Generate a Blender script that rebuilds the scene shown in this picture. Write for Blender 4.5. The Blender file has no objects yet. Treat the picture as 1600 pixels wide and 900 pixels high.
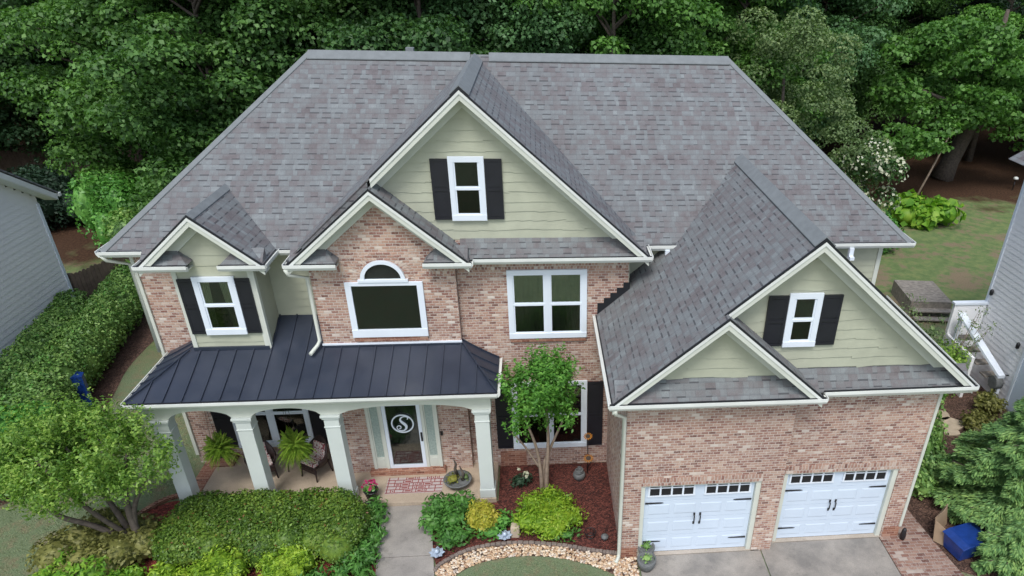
import bpy, bmesh, math, random
import numpy as np
from mathutils import Vector, Matrix
R = math.radians
random.seed(7)
rng = np.random.default_rng(11)

# ------------------------------------------------------------------ camera, world, sun, exposure
scene = bpy.context.scene
COL = scene.collection
cam_d = bpy.data.cameras.new('camera')
cam = bpy.data.objects.new('camera', cam_d)
COL.objects.link(cam)
scene.camera = cam
cam_d.sensor_width = 36.0
cam_d.lens = 1100.912 / 1600 * 36
cam_d.shift_x = -153.691 / 1600
cam_d.shift_y = 116.739 / 1600
cam_d.clip_end = 600
yaw, pit, rol = R(6.535), R(-30.385), R(1.722)
fw = Vector((math.sin(yaw) * math.cos(pit), math.cos(yaw) * math.cos(pit), math.sin(pit)))
rt = Vector((math.cos(yaw), -math.sin(yaw), 0))
up = rt.cross(fw)
rt, up = rt * math.cos(rol) + up * math.sin(rol), up * math.cos(rol) - rt * math.sin(rol)
M = Matrix((rt, up, -fw)).transposed().to_4x4()
M.translation = Vector((-1.742, -11.866, 12.353))
cam.matrix_world = M

world = bpy.data.worlds.new("World")
scene.world = world
world.use_nodes = True
wn = world.node_tree
bg = wn.nodes['Background']
sky = wn.nodes.new('ShaderNodeTexSky')
sky.sky_type = 'NISHITA'
sky.sun_disc = False
SUN_EL, SUN_ROT = R(58), R(192)
sky.sun_elevation = SUN_EL
sky.sun_rotation = SUN_ROT
sky.air_density = 1.0
sky.dust_density = 2.5
sky.ozone_density = 1.0
hs = wn.nodes.new('ShaderNodeHueSaturation')
hs.inputs['Saturation'].default_value = 0.85
wn.links.new(sky.outputs[0], hs.inputs['Color'])
wn.links.new(hs.outputs[0], bg.inputs['Color'])
bg.inputs['Strength'].default_value = 0.15
sun_d = bpy.data.lights.new('sun', 'SUN')
sun_d.energy = 1.3
sun_d.angle = R(18)
sun_d.color = (1.0, 0.985, 0.96)
sun = bpy.data.objects.new('sun', sun_d)
COL.objects.link(sun)
sdir = Vector((math.sin(SUN_ROT) * math.cos(SUN_EL), math.cos(SUN_ROT) * math.cos(SUN_EL), math.sin(SUN_EL)))
sun.rotation_euler = (-sdir).to_track_quat('-Z', 'Y').to_euler()
sun.location = (0, -20, 30)
scene.view_settings.view_transform = 'Standard'
scene.view_settings.look = 'None'
scene.view_settings.gamma = 1
scene.view_settings.exposure = 0.50

# ------------------------------------------------------------------ materials
def new_mat(name):
    m = bpy.data.materials.new(name)
    m.use_nodes = True
    nt = m.node_tree
    return m, nt, nt.nodes['Principled BSDF']

def N(nt, typ, **kw):
    n = nt.nodes.new(typ)
    for k, v in kw.items():
        setattr(n, k, v)
    return n

def math_n(nt, op, a, b=None, c=None):
    n = nt.nodes.new('ShaderNodeMath')
    n.operation = op
    for i, x in enumerate((a, b, c)):
        if x is None: continue
        if isinstance(x, (int, float)): n.inputs[i].default_value = x
        else: nt.links.new(x, n.inputs[i])
    return n.outputs[0]

def ramp(nt, fac, stops, interp='LINEAR'):
    r = nt.nodes.new('ShaderNodeValToRGB')
    r.color_ramp.interpolation = interp
    el = r.color_ramp.elements
    while len(el) < len(stops): el.new(0.5)
    for e, (p, c) in zip(el, stops):
        e.position = p
        e.color = (c[0], c[1], c[2], 1)
    nt.links.new(fac, r.inputs[0])
    return r.outputs[0]

def mixc(nt, fac, a, b, blend='MIX'):
    n = nt.nodes.new('ShaderNodeMix')
    n.data_type = 'RGBA'
    n.blend_type = blend
    for idx, x in ((0, fac), (6, a), (7, b)):
        if isinstance(x, (int, float)): n.inputs[idx].default_value = x
        elif isinstance(x, tuple): n.inputs[idx].default_value = (x[0], x[1], x[2], 1)
        else: nt.links.new(x, n.inputs[idx])
    return n.outputs[2]

def noise(nt, scale, detail=3, rough=0.5, vec=None, dim='3D'):
    n = nt.nodes.new('ShaderNodeTexNoise')
    n.inputs['Scale'].default_value = scale
    n.inputs['Detail'].default_value = detail
    n.inputs['Roughness'].default_value = rough
    if vec is None:
        vec = nt.nodes.new('ShaderNodeNewGeometry').outputs['Position']
    nt.links.new(vec, n.inputs['Vector'])
    return n.outputs[0]

def bump(nt, b, h, strength=0.5, dist=0.01):
    n = nt.nodes.new('ShaderNodeBump')
    n.inputs['Strength'].default_value = strength
    n.inputs['Distance'].default_value = dist
    nt.links.new(h, n.inputs['Height'])
    nt.links.new(n.outputs[0], b.inputs['Normal'])

def plain(name, col, rough=0.6, var=0.12, scale=3.0, metal=0.0, grime=True):
    m, nt, b = new_mat(name)
    n = noise(nt, scale, 4, 0.6)
    lo = tuple(c * (1 - var) for c in col)
    hi = tuple(min(1, c * (1 + var * 0.6)) for c in col)
    c = ramp(nt, n, [(0.3, lo), (0.7, hi)])
    nt.links.new(c, b.inputs['Base Color'])
    b.inputs['Roughness'].default_value = rough
    b.inputs['Metallic'].default_value = metal
    return m

def cells(nt, w, h, brick=True):
    uv = nt.nodes.new('ShaderNodeUVMap').outputs[0]
    s = nt.nodes.new('ShaderNodeSeparateXYZ')
    nt.links.new(uv, s.inputs[0])
    v = math_n(nt, 'DIVIDE', s.outputs[1], h)
    row = math_n(nt, 'FLOOR', v)
    u = math_n(nt, 'DIVIDE', s.outputs[0], w)
    if brick:
        off = math_n(nt, 'MULTIPLY', math_n(nt, 'MODULO', row, 2.0), 0.5)
    else:
        wn_ = nt.nodes.new('ShaderNodeTexWhiteNoise'); wn_.noise_dimensions = '1D'
        nt.links.new(row, wn_.inputs['W'])
        off = math_n(nt, 'MULTIPLY', wn_.outputs['Value'], 7.0)
    uu = math_n(nt, 'ADD', u, off)
    col = math_n(nt, 'FLOOR', uu)
    cb = nt.nodes.new('ShaderNodeCombineXYZ')
    nt.links.new(col, cb.inputs[0]); nt.links.new(row, cb.inputs[1])
    w2 = nt.nodes.new('ShaderNodeTexWhiteNoise'); w2.noise_dimensions = '2D'
    nt.links.new(cb.outputs[0], w2.inputs['Vector'])
    fu = math_n(nt, 'FRACT', uu); fv = math_n(nt, 'FRACT', v)
    return w2.outputs['Value'], w2.outputs['Color'], fu, fv, s

def brick_mat(name, w=0.16, h=0.068, tint=(1, 1, 1), dark=1.0):
    m, nt, b = new_mat(name)
    val, colr, fu, fv, s = cells(nt, w, h)
    T = lambda c: tuple(c[i] * tint[i] * dark for i in range(3))
    c = ramp(nt, val, [(0.0, T((0.17, 0.085, 0.065))), (0.08, T((0.25, 0.120, 0.095))), (0.35, T((0.37, 0.213, 0.160))),
                       (0.74, T((0.44, 0.285, 0.218))), (0.92, T((0.50, 0.36, 0.285))), (0.98, T((0.62, 0.54, 0.47))), (1.0, T((0.68, 0.61, 0.54)))])
    geo = nt.nodes.new('ShaderNodeNewGeometry').outputs['Position']
    n1 = noise(nt, 16, 4, 0.7, geo)
    smear = ramp(nt, n1, [(0.50, (0, 0, 0)), (0.64, (1, 1, 1))])
    n3 = noise(nt, 0.9, 3, 0.6, geo)
    sm2 = math_n(nt, 'MULTIPLY', smear, ramp(nt, n3, [(0.40, (0.15, 0.15, 0.15)), (0.62, (0.6, 0.6, 0.6))]))
    c = mixc(nt, sm2, c, T((0.66, 0.59, 0.52)))
    n2 = noise(nt, 0.5, 3, 0.6, geo)
    c = mixc(nt, 1.0, c, ramp(nt, n2, [(0.3, (0.84, 0.84, 0.86)), (0.7, (1.1, 1.08, 1.05))]), 'MULTIPLY')
    mu = math_n(nt, 'MINIMUM', fu, math_n(nt, 'SUBTRACT', 1.0, fu))
    mv = math_n(nt, 'MINIMUM', fv, math_n(nt, 'SUBTRACT', 1.0, fv))
    du = math_n(nt, 'MULTIPLY', mu, w); dv = math_n(nt, 'MULTIPLY', mv, h)
    d = math_n(nt, 'MINIMUM', du, dv)
    wob = math_n(nt, 'MULTIPLY', math_n(nt, 'SUBTRACT', noise(nt, 30, 2, 0.5, geo), 0.5), 0.012)
    d = math_n(nt, 'ADD', d, wob)
    mask = ramp(nt, math_n(nt, 'MULTIPLY', d, 100.0), [(0.45, (1, 1, 1)), (1.0, (0, 0, 0))])
    c = mixc(nt, math_n(nt, 'MULTIPLY', mask, 0.85), c, T((0.60, 0.54, 0.48)))
    nt.links.new(c, b.inputs['Base Color'])
    b.inputs['Roughness'].default_value = 0.9
    hgt = math_n(nt, 'ADD', math_n(nt, 'MULTIPLY', mask, -1.0), math_n(nt, 'MULTIPLY', n1, 0.6))
    bump(nt, b, hgt, 0.7, 0.012)
    return m

def shingle_mat(name, w=0.30, h=0.148, bright=1.0):
    m, nt, b = new_mat(name)
    val, colr, fu, fv, s = cells(nt, w, h, False)
    sep = nt.nodes.new('ShaderNodeSeparateColor'); nt.links.new(colr, sep.inputs[0])
    B = lambda c: tuple(x * bright for x in c)
    geo = nt.nodes.new('ShaderNodeNewGeometry').outputs['Position']
    # the blend of granules drifts from blue grey to plum brown over the length of a few tabs
    drift = noise(nt, 2.1, 5, 0.72, geo)
    tabw = math_n(nt, 'ADD', 0.30, math_n(nt, 'MULTIPLY', sep.outputs[0], 0.45))
    tab = math_n(nt, 'LESS_THAN', fu, tabw)
    pick = math_n(nt, 'ADD', math_n(nt, 'MULTIPLY', tab, sep.outputs[1]), math_n(nt, 'MULTIPLY', math_n(nt, 'SUBTRACT', 1.0, tab), val))
    f = math_n(nt, 'ADD', math_n(nt, 'MULTIPLY', drift, 1.15), math_n(nt, 'MULTIPLY', pick, 0.34))
    f = math_n(nt, 'SUBTRACT', f, 0.215)
    c = ramp(nt, f, [(0.20, B((0.122, 0.110, 0.113))), (0.36, B((0.150, 0.142, 0.145))), (0.50, B((0.162, 0.168, 0.171))), (0.66, B((0.176, 0.194, 0.199))), (0.85, B((0.218, 0.240, 0.243)))])
    gr = noise(nt, 90, 2, 0.7, geo)
    c = mixc(nt, 1.0, c, ramp(nt, gr, [(0.3, (0.82, 0.82, 0.82)), (0.7, (1.18, 1.18, 1.18))]), 'MULTIPLY')
    # printed dark band on some tabs, plus course-butt shadow put into the colour
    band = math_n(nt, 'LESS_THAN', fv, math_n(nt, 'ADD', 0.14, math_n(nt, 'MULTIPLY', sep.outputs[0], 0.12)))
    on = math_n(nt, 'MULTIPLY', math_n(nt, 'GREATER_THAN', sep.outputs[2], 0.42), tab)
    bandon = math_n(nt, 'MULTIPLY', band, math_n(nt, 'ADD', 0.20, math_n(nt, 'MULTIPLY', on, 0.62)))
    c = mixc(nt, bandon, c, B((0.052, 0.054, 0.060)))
    slot = math_n(nt, 'LESS_THAN', math_n(nt, 'ABSOLUTE', math_n(nt, 'SUBTRACT', fu, tabw)), 0.018)
    c = mixc(nt, math_n(nt, 'MULTIPLY', slot, 0.35), c, B((0.08, 0.08, 0.085)))
    # rain streaks down the slope
    mp = nt.nodes.new('ShaderNodeMapping'); mp.inputs['Scale'].default_value = (2.2, 0.22, 1)
    uvn = nt.nodes.new('ShaderNodeUVMap'); nt.links.new(uvn.outputs[0], mp.inputs[0])
    stn = noise(nt, 1.0, 4, 0.6, mp.outputs[0])
    c = mixc(nt, 1.0, c, ramp(nt, stn, [(0.35, (0.93, 0.93, 0.93)), (0.7, (1.05, 1.05, 1.05))]), 'MULTIPLY')
    nt.links.new(c, b.inputs['Base Color'])
    b.inputs['Roughness'].default_value = 0.88
    hgt = math_n(nt, 'ADD', math_n(nt, 'SUBTRACT', 1.0, fv), math_n(nt, 'MULTIPLY', tab, 0.6))
    hgt = math_n(nt, 'ADD', hgt, math_n(nt, 'MULTIPLY', gr, 0.25))
    bump(nt, b, hgt, 0.55, 0.012)
    return m

def leaf_mat(name, cols, trans=0.35, rough=0.5, objvar=0.0, patch_scale=1.4):
    """cols: dark..light leaf colours picked at random from leaf to leaf"""
    m, nt, b = new_mat(name)
    geo = nt.nodes.new('ShaderNodeNewGeometry')
    rnd = geo.outputs['Random Per Island']
    big = noise(nt, patch_scale, 2, 0.5, geo.outputs['Position'])
    f = math_n(nt, 'ADD', math_n(nt, 'MULTIPLY', rnd, 0.55), math_n(nt, 'MULTIPLY', big, 0.9))
    f = math_n(nt, 'SUBTRACT', f, 0.22)
    st = [(i / (len(cols) - 1), c) for i, c in enumerate(cols)]
    c = ramp(nt, f, st)
    if objvar:
        oi = nt.nodes.new('ShaderNodeObjectInfo')
        c = mixc(nt, 1.0, c, ramp(nt, oi.outputs['Random'], [(0, (1 - objvar, 1 - objvar * .7, 1 - objvar * .5)), (1, (1 + objvar * .7, 1 + objvar, 1 + objvar * .2))]), 'MULTIPLY')
    nt.links.new(c, b.inputs['Base Color'])
    b.inputs['Roughness'].default_value = rough
    b.inputs['Specular IOR Level'].default_value = 0.35
    tr = nt.nodes.new('ShaderNodeBsdfTranslucent')
    nt.links.new(mixc(nt, 1.0, c, (1.1, 1.3, 0.6), 'MULTIPLY'), tr.inputs[0])
    mx = nt.nodes.new('ShaderNodeMixShader')
    mx.inputs[0].default_value = trans
    nt.links.new(b.outputs[0], mx.inputs[1]); nt.links.new(tr.outputs[0], mx.inputs[2])
    nt.links.new(mx.outputs[0], nt.nodes['Material Output'].inputs[0])
    return m

MT = {}
MT['brick'] = brick_mat('brick')
MT['soldier'] = brick_mat('soldier_brick', 0.077, 0.215)
MT['brick_red'] = brick_mat('red_brick', 0.2, 0.07, (1.0, 0.72, 0.60), 0.75)
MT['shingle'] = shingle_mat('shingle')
MT['cap'] = plain('ridge_shingle', (0.185, 0.205, 0.21), 0.85, 0.14, 5.0)
MT['siding'] = plain('sage_siding', (0.43, 0.45, 0.345), 0.6, 0.10, 2.2)
MT['siding_back'] = plain('sage_siding_flat', (0.39, 0.41, 0.31), 0.65, 0.08, 2.0)
MT['trim'] = plain('cream_trim', (0.61, 0.64, 0.565), 0.5, 0.08, 1.5)
MT['gutter'] = plain('gutter_white', (0.72, 0.75, 0.71), 0.35, 0.10, 1.2)
MT['white'] = plain('white_vinyl', (0.74, 0.81, 0.88), 0.35, 0.04, 2.0)
MT['doorwhite'] = plain('garage_white', (0.60, 0.70, 0.81), 0.35, 0.05, 0.8)
MT['column'] = plain('column_paint', (0.60, 0.65, 0.62), 0.45, 0.06, 1.0)
MT['black'] = plain('black_shutter', (0.013, 0.014, 0.020), 0.45, 0.2, 3.0)
MT['drip'] = plain('black_drip_edge', (0.012, 0.014, 0.018), 0.5, 0.2, 3.0)
MT['iron'] = plain('black_iron', (0.015, 0.015, 0.017), 0.4, 0.2, 6.0)
MT['concrete'] = plain('concrete', (0.36, 0.34, 0.30), 0.85, 0.22, 1.6)
MT['wood'] = plain('grey_wood', (0.27, 0.245, 0.21), 0.85, 0.35, 7.0)
MT['fencewood'] = plain('brown_fence', (0.15, 0.11, 0.08), 0.85, 0.3, 5.0)
MT['bark'] = plain('bark', (0.105, 0.085, 0.068), 0.9, 0.45, 9.0)
MT['barkpale'] = plain('pale_bark', (0.30, 0.23, 0.175), 0.8, 0.35, 9.0)
MT['curtain'] = plain('curtain', (0.24, 0.26, 0.17), 0.8, 0.15, 3.0)
MT['nbwall'] = plain('neighbor_siding', (0.86, 0.87, 0.88), 0.6, 0.05, 0.8)
MT['nbwall2'] = plain('neighbor_siding_grey', (0.80, 0.81, 0.80), 0.6, 0.05, 0.8)
MT['blue'] = plain('blue_plastic', (0.012, 0.045, 0.22), 0.30, 0.3, 5.0)
MT['card'] = plain('cardboard', (0.36, 0.26, 0.17), 0.85, 0.12, 4.0)
MT['wicker'] = plain('dark_wicker', (0.035, 0.018, 0.016), 0.6, 0.5, 40.0)
MT['stonegrey'] = plain('edging_stone', (0.22, 0.18, 0.155), 0.9, 0.3, 6.0)
MT['flag'] = plain('flagstone', (0.46, 0.38, 0.28), 0.9, 0.2, 5.0)
MT['terra'] = plain('grey_pot', (0.14, 0.15, 0.15), 0.7, 0.3, 8.0)
MT['orange'] = plain('rusty_orange', (0.55, 0.22, 0.03), 0.6, 0.3, 20.0)
MT['interior'] = plain('dark_room', (0.012, 0.012, 0.013), 0.9, 0.2, 2.0)
MT['lace'] = plain('lace_glass', (0.34, 0.42, 0.38), 0.25, 0.25, 26.0)

def glass(name, alpha=0.45, tint=(0.86, 0.90, 0.87)):
    m, nt, b = new_mat(name)
    nt.nodes.remove(b)
    tr = nt.nodes.new('ShaderNodeBsdfTransparent'); tr.inputs[0].default_value = tint + (1,)
    gl = nt.nodes.new('ShaderNodeBsdfGlossy'); gl.inputs[0].default_value = (1, 1, 1, 1); gl.inputs['Roughness'].default_value = 0.03
    fr = nt.nodes.new('ShaderNodeFresnel'); fr.inputs[0].default_value = 1.5
    mx = nt.nodes.new('ShaderNodeMixShader')
    nt.links.new(fr.outputs[0], mx.inputs[0]); nt.links.new(tr.outputs[0], mx.inputs[1]); nt.links.new(gl.outputs[0], mx.inputs[2])
    nt.links.new(mx.outputs[0], nt.nodes['Material Output'].inputs[0])
    return m
MT['glass'] = glass('window_glass')
MT['screen'] = glass('screened_glass', tint=(0.55, 0.58, 0.56))

def metal_roof():
    m, nt, b = new_mat('standing_seam_metal')
    n = noise(nt, 1.3, 4, 0.6)
    nt.links.new(ramp(nt, n, [(0.3, (0.018, 0.025, 0.042)), (0.7, (0.030, 0.039, 0.060))]), b.inputs['Base Color'])
    b.inputs['Metallic'].default_value = 0.0
    nt.links.new(ramp(nt, noise(nt, 3, 3), [(0.3, (0.34,) * 3), (0.7, (0.5,) * 3)]), b.inputs['Roughness'])
    b.inputs['Specular IOR Level'].default_value = 0.6
    return m
MT['metal'] = metal_roof()

# ------------------------------------------------------------------ mesh helpers
def auto_uv(me):
    uvl = me.uv_layers.new(name='UVMap')
    Z = Vector((0, 0, 1))
    for p in me.polygons:
        n = p.normal
        if abs(n.z) > 0.98: u, v = Vector((1, 0, 0)), Vector((0, 1, 0))
        else:
            u = Z.cross(n).normalized(); v = n.cross(u)
        for li in p.loop_indices:
            co = me.vertices[me.loops[li].vertex_index].co
            uvl.data[li].uv = (co.dot(u) + 50.0, co.dot(v) + 50.0)

class MB:
    def __init__(s): s.v = []; s.f = []; s.sm = []
    def add(s, vs, fs, smooth=False):
        o = len(s.v); s.v += [tuple(x) for x in vs]
        for f in fs: s.f.append([i + o for i in f]); s.sm.append(smooth)
        return s
    def box(s, x0, x1, y0, y1, z0, z1):
        x0, x1 = sorted((x0, x1)); y0, y1 = sorted((y0, y1)); z0, z1 = sorted((z0, z1))
        return s.add([(x0, y0, z0), (x1, y0, z0), (x1, y1, z0), (x0, y1, z0), (x0, y0, z1), (x1, y0, z1), (x1, y1, z1), (x0, y1, z1)],
                     [(0, 3, 2, 1), (4, 5, 6, 7), (0, 1, 5, 4), (1, 2, 6, 5), (2, 3, 7, 6), (3, 0, 4, 7)])
    def prism(s, poly, ext):
        """poly: 3D loop; ext: vector to extrude along"""
        e = Vector(ext); P = [Vector(p) for p in poly]; n = len(P)
        nrm = Vector((0, 0, 0))
        for i in range(n): nrm += P[i].cross(P[(i + 1) % n])
        if nrm.dot(e) > 0: P = P[::-1]
        Q = [p + e for p in P]
        fs = [list(range(n)), list(range(2 * n - 1, n - 1, -1))]
        for i in range(n):
            j = (i + 1) % n
            fs.append([j, i, n + i, n + j])
        return s.add(P + Q, fs)
    def tube(s, pts, rad, seg=8, cap=True):
        pts = [Vector(p) for p in pts]; n = len(pts)
        if not hasattr(rad, '__len__'): rad = [rad] * n
        o = len(s.v); ref = None
        for i, p in enumerate(pts):
            t = (pts[min(i + 1, n - 1)] - pts[max(i - 1, 0)]).normalized()
            if ref is None: ref = t.orthogonal().normalized()
            ref = (ref - t * ref.dot(t)).normalized(); b = t.cross(ref)
            for k in range(seg):
                a = 2 * math.pi * k / seg
                s.v.append(tuple(p + (ref * math.cos(a) + b * math.sin(a)) * rad[i]))
        for i in range(n - 1):
            for k in range(seg):
                k2 = (k + 1) % seg
                s.f.append([o + i * seg + k, o + i * seg + k2, o + (i + 1) * seg + k2, o + (i + 1) * seg + k]); s.sm.append(True)
        if cap:
            s.f.append([o + k for k in range(seg)][::-1]); s.sm.append(False)
            s.f.append([o + (n - 1) * seg + k for k in range(seg)]); s.sm.append(False)
        return s
    def lathe(s, prof, c=(0, 0, 0), seg=20):
        o = len(s.v); n = len(prof)
        for r, z in prof:
            for k in range(seg):
                a = 2 * math.pi * k / seg
                s.v.append((c[0] + r * math.cos(a), c[1] + r * math.sin(a), c[2] + z))
        for i in range(n - 1):
            for k in range(seg):
                k2 = (k + 1) % seg
                s.f.append([o + i * seg + k, o + i * seg + k2, o + (i + 1) * seg + k2, o + (i + 1) * seg + k]); s.sm.append(True)
        s.f.append([o + k for k in range(seg)][::-1]); s.sm.append(False)
        s.f.append([o + (n - 1) * seg + k for k in range(seg)]); s.sm.append(False)
        return s
    def build(s, name, mat, parent=None, uv=True, bevel=0, label=None):
        me = bpy.data.meshes.new(name)
        me.from_pydata(s.v, [], s.f)
        me.polygons.foreach_set('use_smooth', s.sm)
        me.materials.append(mat)
        me.update()
        if uv: auto_uv(me)
        o = bpy.data.objects.new(name, me)
        COL.objects.link(o)
        if parent: o.parent = parent
        if bevel:
            md = o.modifiers.new('bevel', 'BEVEL'); md.width = bevel; md.segments = 2; md.limit_method = 'ANGLE'
        if label: o['label'] = label
        return o

def tag(o, label=None, cat=None, group=None, kind=None):
    if label: o['label'] = label
    if cat: o['category'] = cat
    if group: o['group'] = group
    if kind: o['kind'] = kind
    return o

def empty(name, loc=(0, 0, 0), rz=0, label=None, cat=None, group=None, s=1):
    o = bpy.data.objects.new(name, None)
    o.location = loc; o.rotation_euler = (0, 0, rz); o.scale = (s, s, s)
    o.empty_display_size = 0.1
    COL.objects.link(o)
    return tag(o, label, cat, group)

def dup(root, loc, rz=0, s=1.0, label=None, group=None):
    r = root.copy(); COL.objects.link(r)
    r.location = loc; r.rotation_euler = (0, 0, rz)
    r.scale = (s, s, s) if not hasattr(s, '__len__') else s
    if label: r['label'] = label
    if group: r['group'] = group
    for ch in list(root.children):
        c = ch.copy(); COL.objects.link(c); c.parent = r
        for g in list(ch.children):
            d = g.copy(); COL.objects.link(d); d.parent = c
    return r

def sheet(name, poly, z, mat, th=0.0):
    mb = MB()
    if th: mb.prism([(x, y, z - th) for x, y in poly], (0, 0, th))
    else:
        a = sum(poly[i][0] * poly[(i + 1) % len(poly)][1] - poly[(i + 1) % len(poly)][0] * poly[i][1] for i in range(len(poly)))
        if a < 0: poly = poly[::-1]
        mb.add([(x, y, z) for x, y in poly], [list(range(len(poly)))])
    o = mb.build(name, mat)
    o['kind'] = 'structure'
    return o

def smooth_poly(pts, n=6, closed=False):
    out = []
    m = len(pts)
    rngi = range(m) if closed else range(m - 1)
    for i in rngi:
        g = (lambda k: Vector(pts[k % m])) if closed else (lambda k: Vector(pts[max(0, min(m - 1, k))]))
        p0, p1, p2, p3 = g(i - 1), g(i), g(i + 1), g(i + 2)
        for k in range(n):
            t = k / n
            out.append(tuple(0.5 * ((2 * p1) + (p2 - p0) * t + (2 * p0 - 5 * p1 + 4 * p2 - p3) * t * t + (3 * p1 - p0 - 3 * p2 + p3) * t ** 3)))
    if not closed: out.append(tuple(pts[-1]))
    return out

# ------------------------------------------------------------------ ground
def ground_mat():
    m, nt, b = new_mat('ground_cover')
    geo = nt.nodes.new('ShaderNodeNewGeometry').outputs['Position']
    s = nt.nodes.new('ShaderNodeSeparateXYZ'); nt.links.new(geo, s.inputs[0])
    fine = noise(nt, 28, 4, 0.7, geo); mid = noise(nt, 2.2, 5, 0.65, geo); big = noise(nt, 0.33, 4, 0.6, geo)
    grass = ramp(nt, fine, [(0.25, (0.115, 0.165, 0.085)), (0.5, (0.180, 0.235, 0.130)), (0.8, (0.28, 0.31, 0.19))])
    dry = ramp(nt, fine, [(0.25, (0.17, 0.14, 0.085)), (0.75, (0.33, 0.27, 0.17))])
    g = mixc(nt, ramp(nt, mid, [(0.48, (0, 0, 0)), (0.66, (0.8,) * 3)]), grass, dry)
    # back yard on the right: worn turf with bare earth
    bare = ramp(nt, fine, [(0.25, (0.17, 0.12, 0.08)), (0.75, (0.33, 0.25, 0.18))])
    yb = ramp(nt, math_n(nt, 'DIVIDE', s.outputs[1], 20.0), [(0.45, (0, 0, 0)), (0.6, (1, 1, 1))])
    big2 = noise(nt, 0.42, 5, 0.7, geo)
    bm = math_n(nt, 'MULTIPLY', yb, ramp(nt, math_n(nt, 'ADD', math_n(nt, 'MULTIPLY', big2, 0.7), math_n(nt, 'MULTIPLY', mid, 0.3)), [(0.50, (0, 0, 0)), (0.57, (0.85,) * 3)]))
    g = mixc(nt, math_n(nt, 'MULTIPLY', yb, 0.6), g, ramp(nt, mid, [(0.35, (0.085, 0.15, 0.035)), (0.65, (0.20, 0.28, 0.085))]))
    g = mixc(nt, bm, g, bare)
    # leaf litter of the woods
    lit = ramp(nt, noise(nt, 9, 5, 0.75, geo), [(0.3, (0.030, 0.018, 0.012)), (0.55, (0.085, 0.048, 0.030)), (0.75, (0.17, 0.095, 0.055))])
    wy = math_n(nt, 'ADD', s.outputs[1], math_n(nt, 'MULTIPLY', math_n(nt, 'SUBTRACT', big, 0.5), 14.0))
    wy = math_n(nt, 'ADD', wy, math_n(nt, 'MULTIPLY', math_n(nt, 'MINIMUM', s.outputs[0], 0.0), -0.35))
    wmask = ramp(nt, math_n(nt, 'DIVIDE', wy, 50.0), [(0.50, (0, 0, 0)), (0.55, (1, 1, 1))])
    g = mixc(nt, wmask, g, lit)
    nt.links.new(g, b.inputs['Base Color'])
    b.inputs['Roughness'].default_value = 0.95
    b.inputs['Specular IOR Level'].default_value = 0.1
    bump(nt, b, fine, 0.9, 0.05)
    return m
mb = MB()
nx = 60
xs = np.linspace(-150, 150, nx); ys = np.linspace(-60, 240, nx)
for j in range(nx):
    for i in range(nx):
        mb.v.append((xs[i], ys[j], 0.0))
for j in range(nx - 1):
    for i in range(nx - 1):
        a = j * nx + i; mb.f.append([a, a + 1, a + nx + 1, a + nx]); mb.sm.append(False)
mb.build('ground', ground_mat())['kind'] = 'structure'

def mulch(name, c0, c1, c2):
    m, nt, b = new_mat(name)
    geo = nt.nodes.new('ShaderNodeNewGeometry').outputs['Position']
    v = nt.nodes.new('ShaderNodeTexVoronoi'); v.inputs['Scale'].default_value = 26; nt.links.new(geo, v.inputs['Vector'])
    sp = nt.nodes.new('ShaderNodeSeparateColor'); nt.links.new(v.outputs['Color'], sp.inputs[0])
    c = ramp(nt, sp.outputs[0], [(0.0, c0), (0.5, c1), (1.0, c2)])
    c = mixc(nt, 1.0, c, ramp(nt, noise(nt, 2.0, 4, 0.6, geo), [(0.3, (0.7,) * 3), (0.7, (1.25,) * 3)]), 'MULTIPLY')
    nt.links.new(c, b.inputs['Base Color']); b.inputs['Roughness'].default_value = 0.95
    bump(nt, b, v.outputs['Distance'], 1.0, 0.04)
    return m
MT['mulch'] = mulch('red_mulch', (0.035, 0.010, 0.008), (0.105, 0.028, 0.020), (0.20, 0.062, 0.045))
MT['mulchred'] = mulch('bright_red_mulch', (0.08, 0.02, 0.014), (0.22, 0.04, 0.03), (0.34, 0.08, 0.06))
MT['earth'] = mulch('brown_earth', (0.05, 0.026, 0.018), (0.10, 0.056, 0.040), (0.19, 0.11, 0.08))

sheet('mulch_bed', [(-2.93, 3.6), (0.0, 3.6), (0.0, 0.13), (-0.58, 0.25), (-1.48, 0.51), (-2.55, 0.65), (-3.52, 0.51), (-4.15, 0.11), (-4.25, 0.0), (-4.62, 1.2), (-4.7, 2.2), (-2.93, 2.2)], 0.012, MT['mulch'])
sheet('mulch_border', smooth_poly([(-13.2, -0.6), (-12.7, 1.1), (-12.0, 1.9), (-11.55, 2.45), (-11.1, 2.75), (-10.6, 2.6), (-10.3, 2.1), (-5.9, 2.1), (-5.62, 0.8), (-5.55, -0.8), (-9, -1.2)], 4, True), 0.012, MT['mulchred'])
sheet('side_earth', smooth_poly([(-18, 3), (-14.9, 3.2), (-14.65, 6), (-15.0, 8), (-15.35, 10), (-15.2, 13), (-14.6, 18), (-19, 19)], 5, True), 0.008, MT['earth'])
sheet('side_bed', smooth_poly([(6.9, 2.2), (7.1, 9.5), (11.5, 9.5), (13.2, 7.0), (12.9, 4), (11, 1.0), (9.5, -1.2), (7.9, -1.0), (7.6, 0.4)], 4, True), 0.008, MT['earth'])

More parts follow.
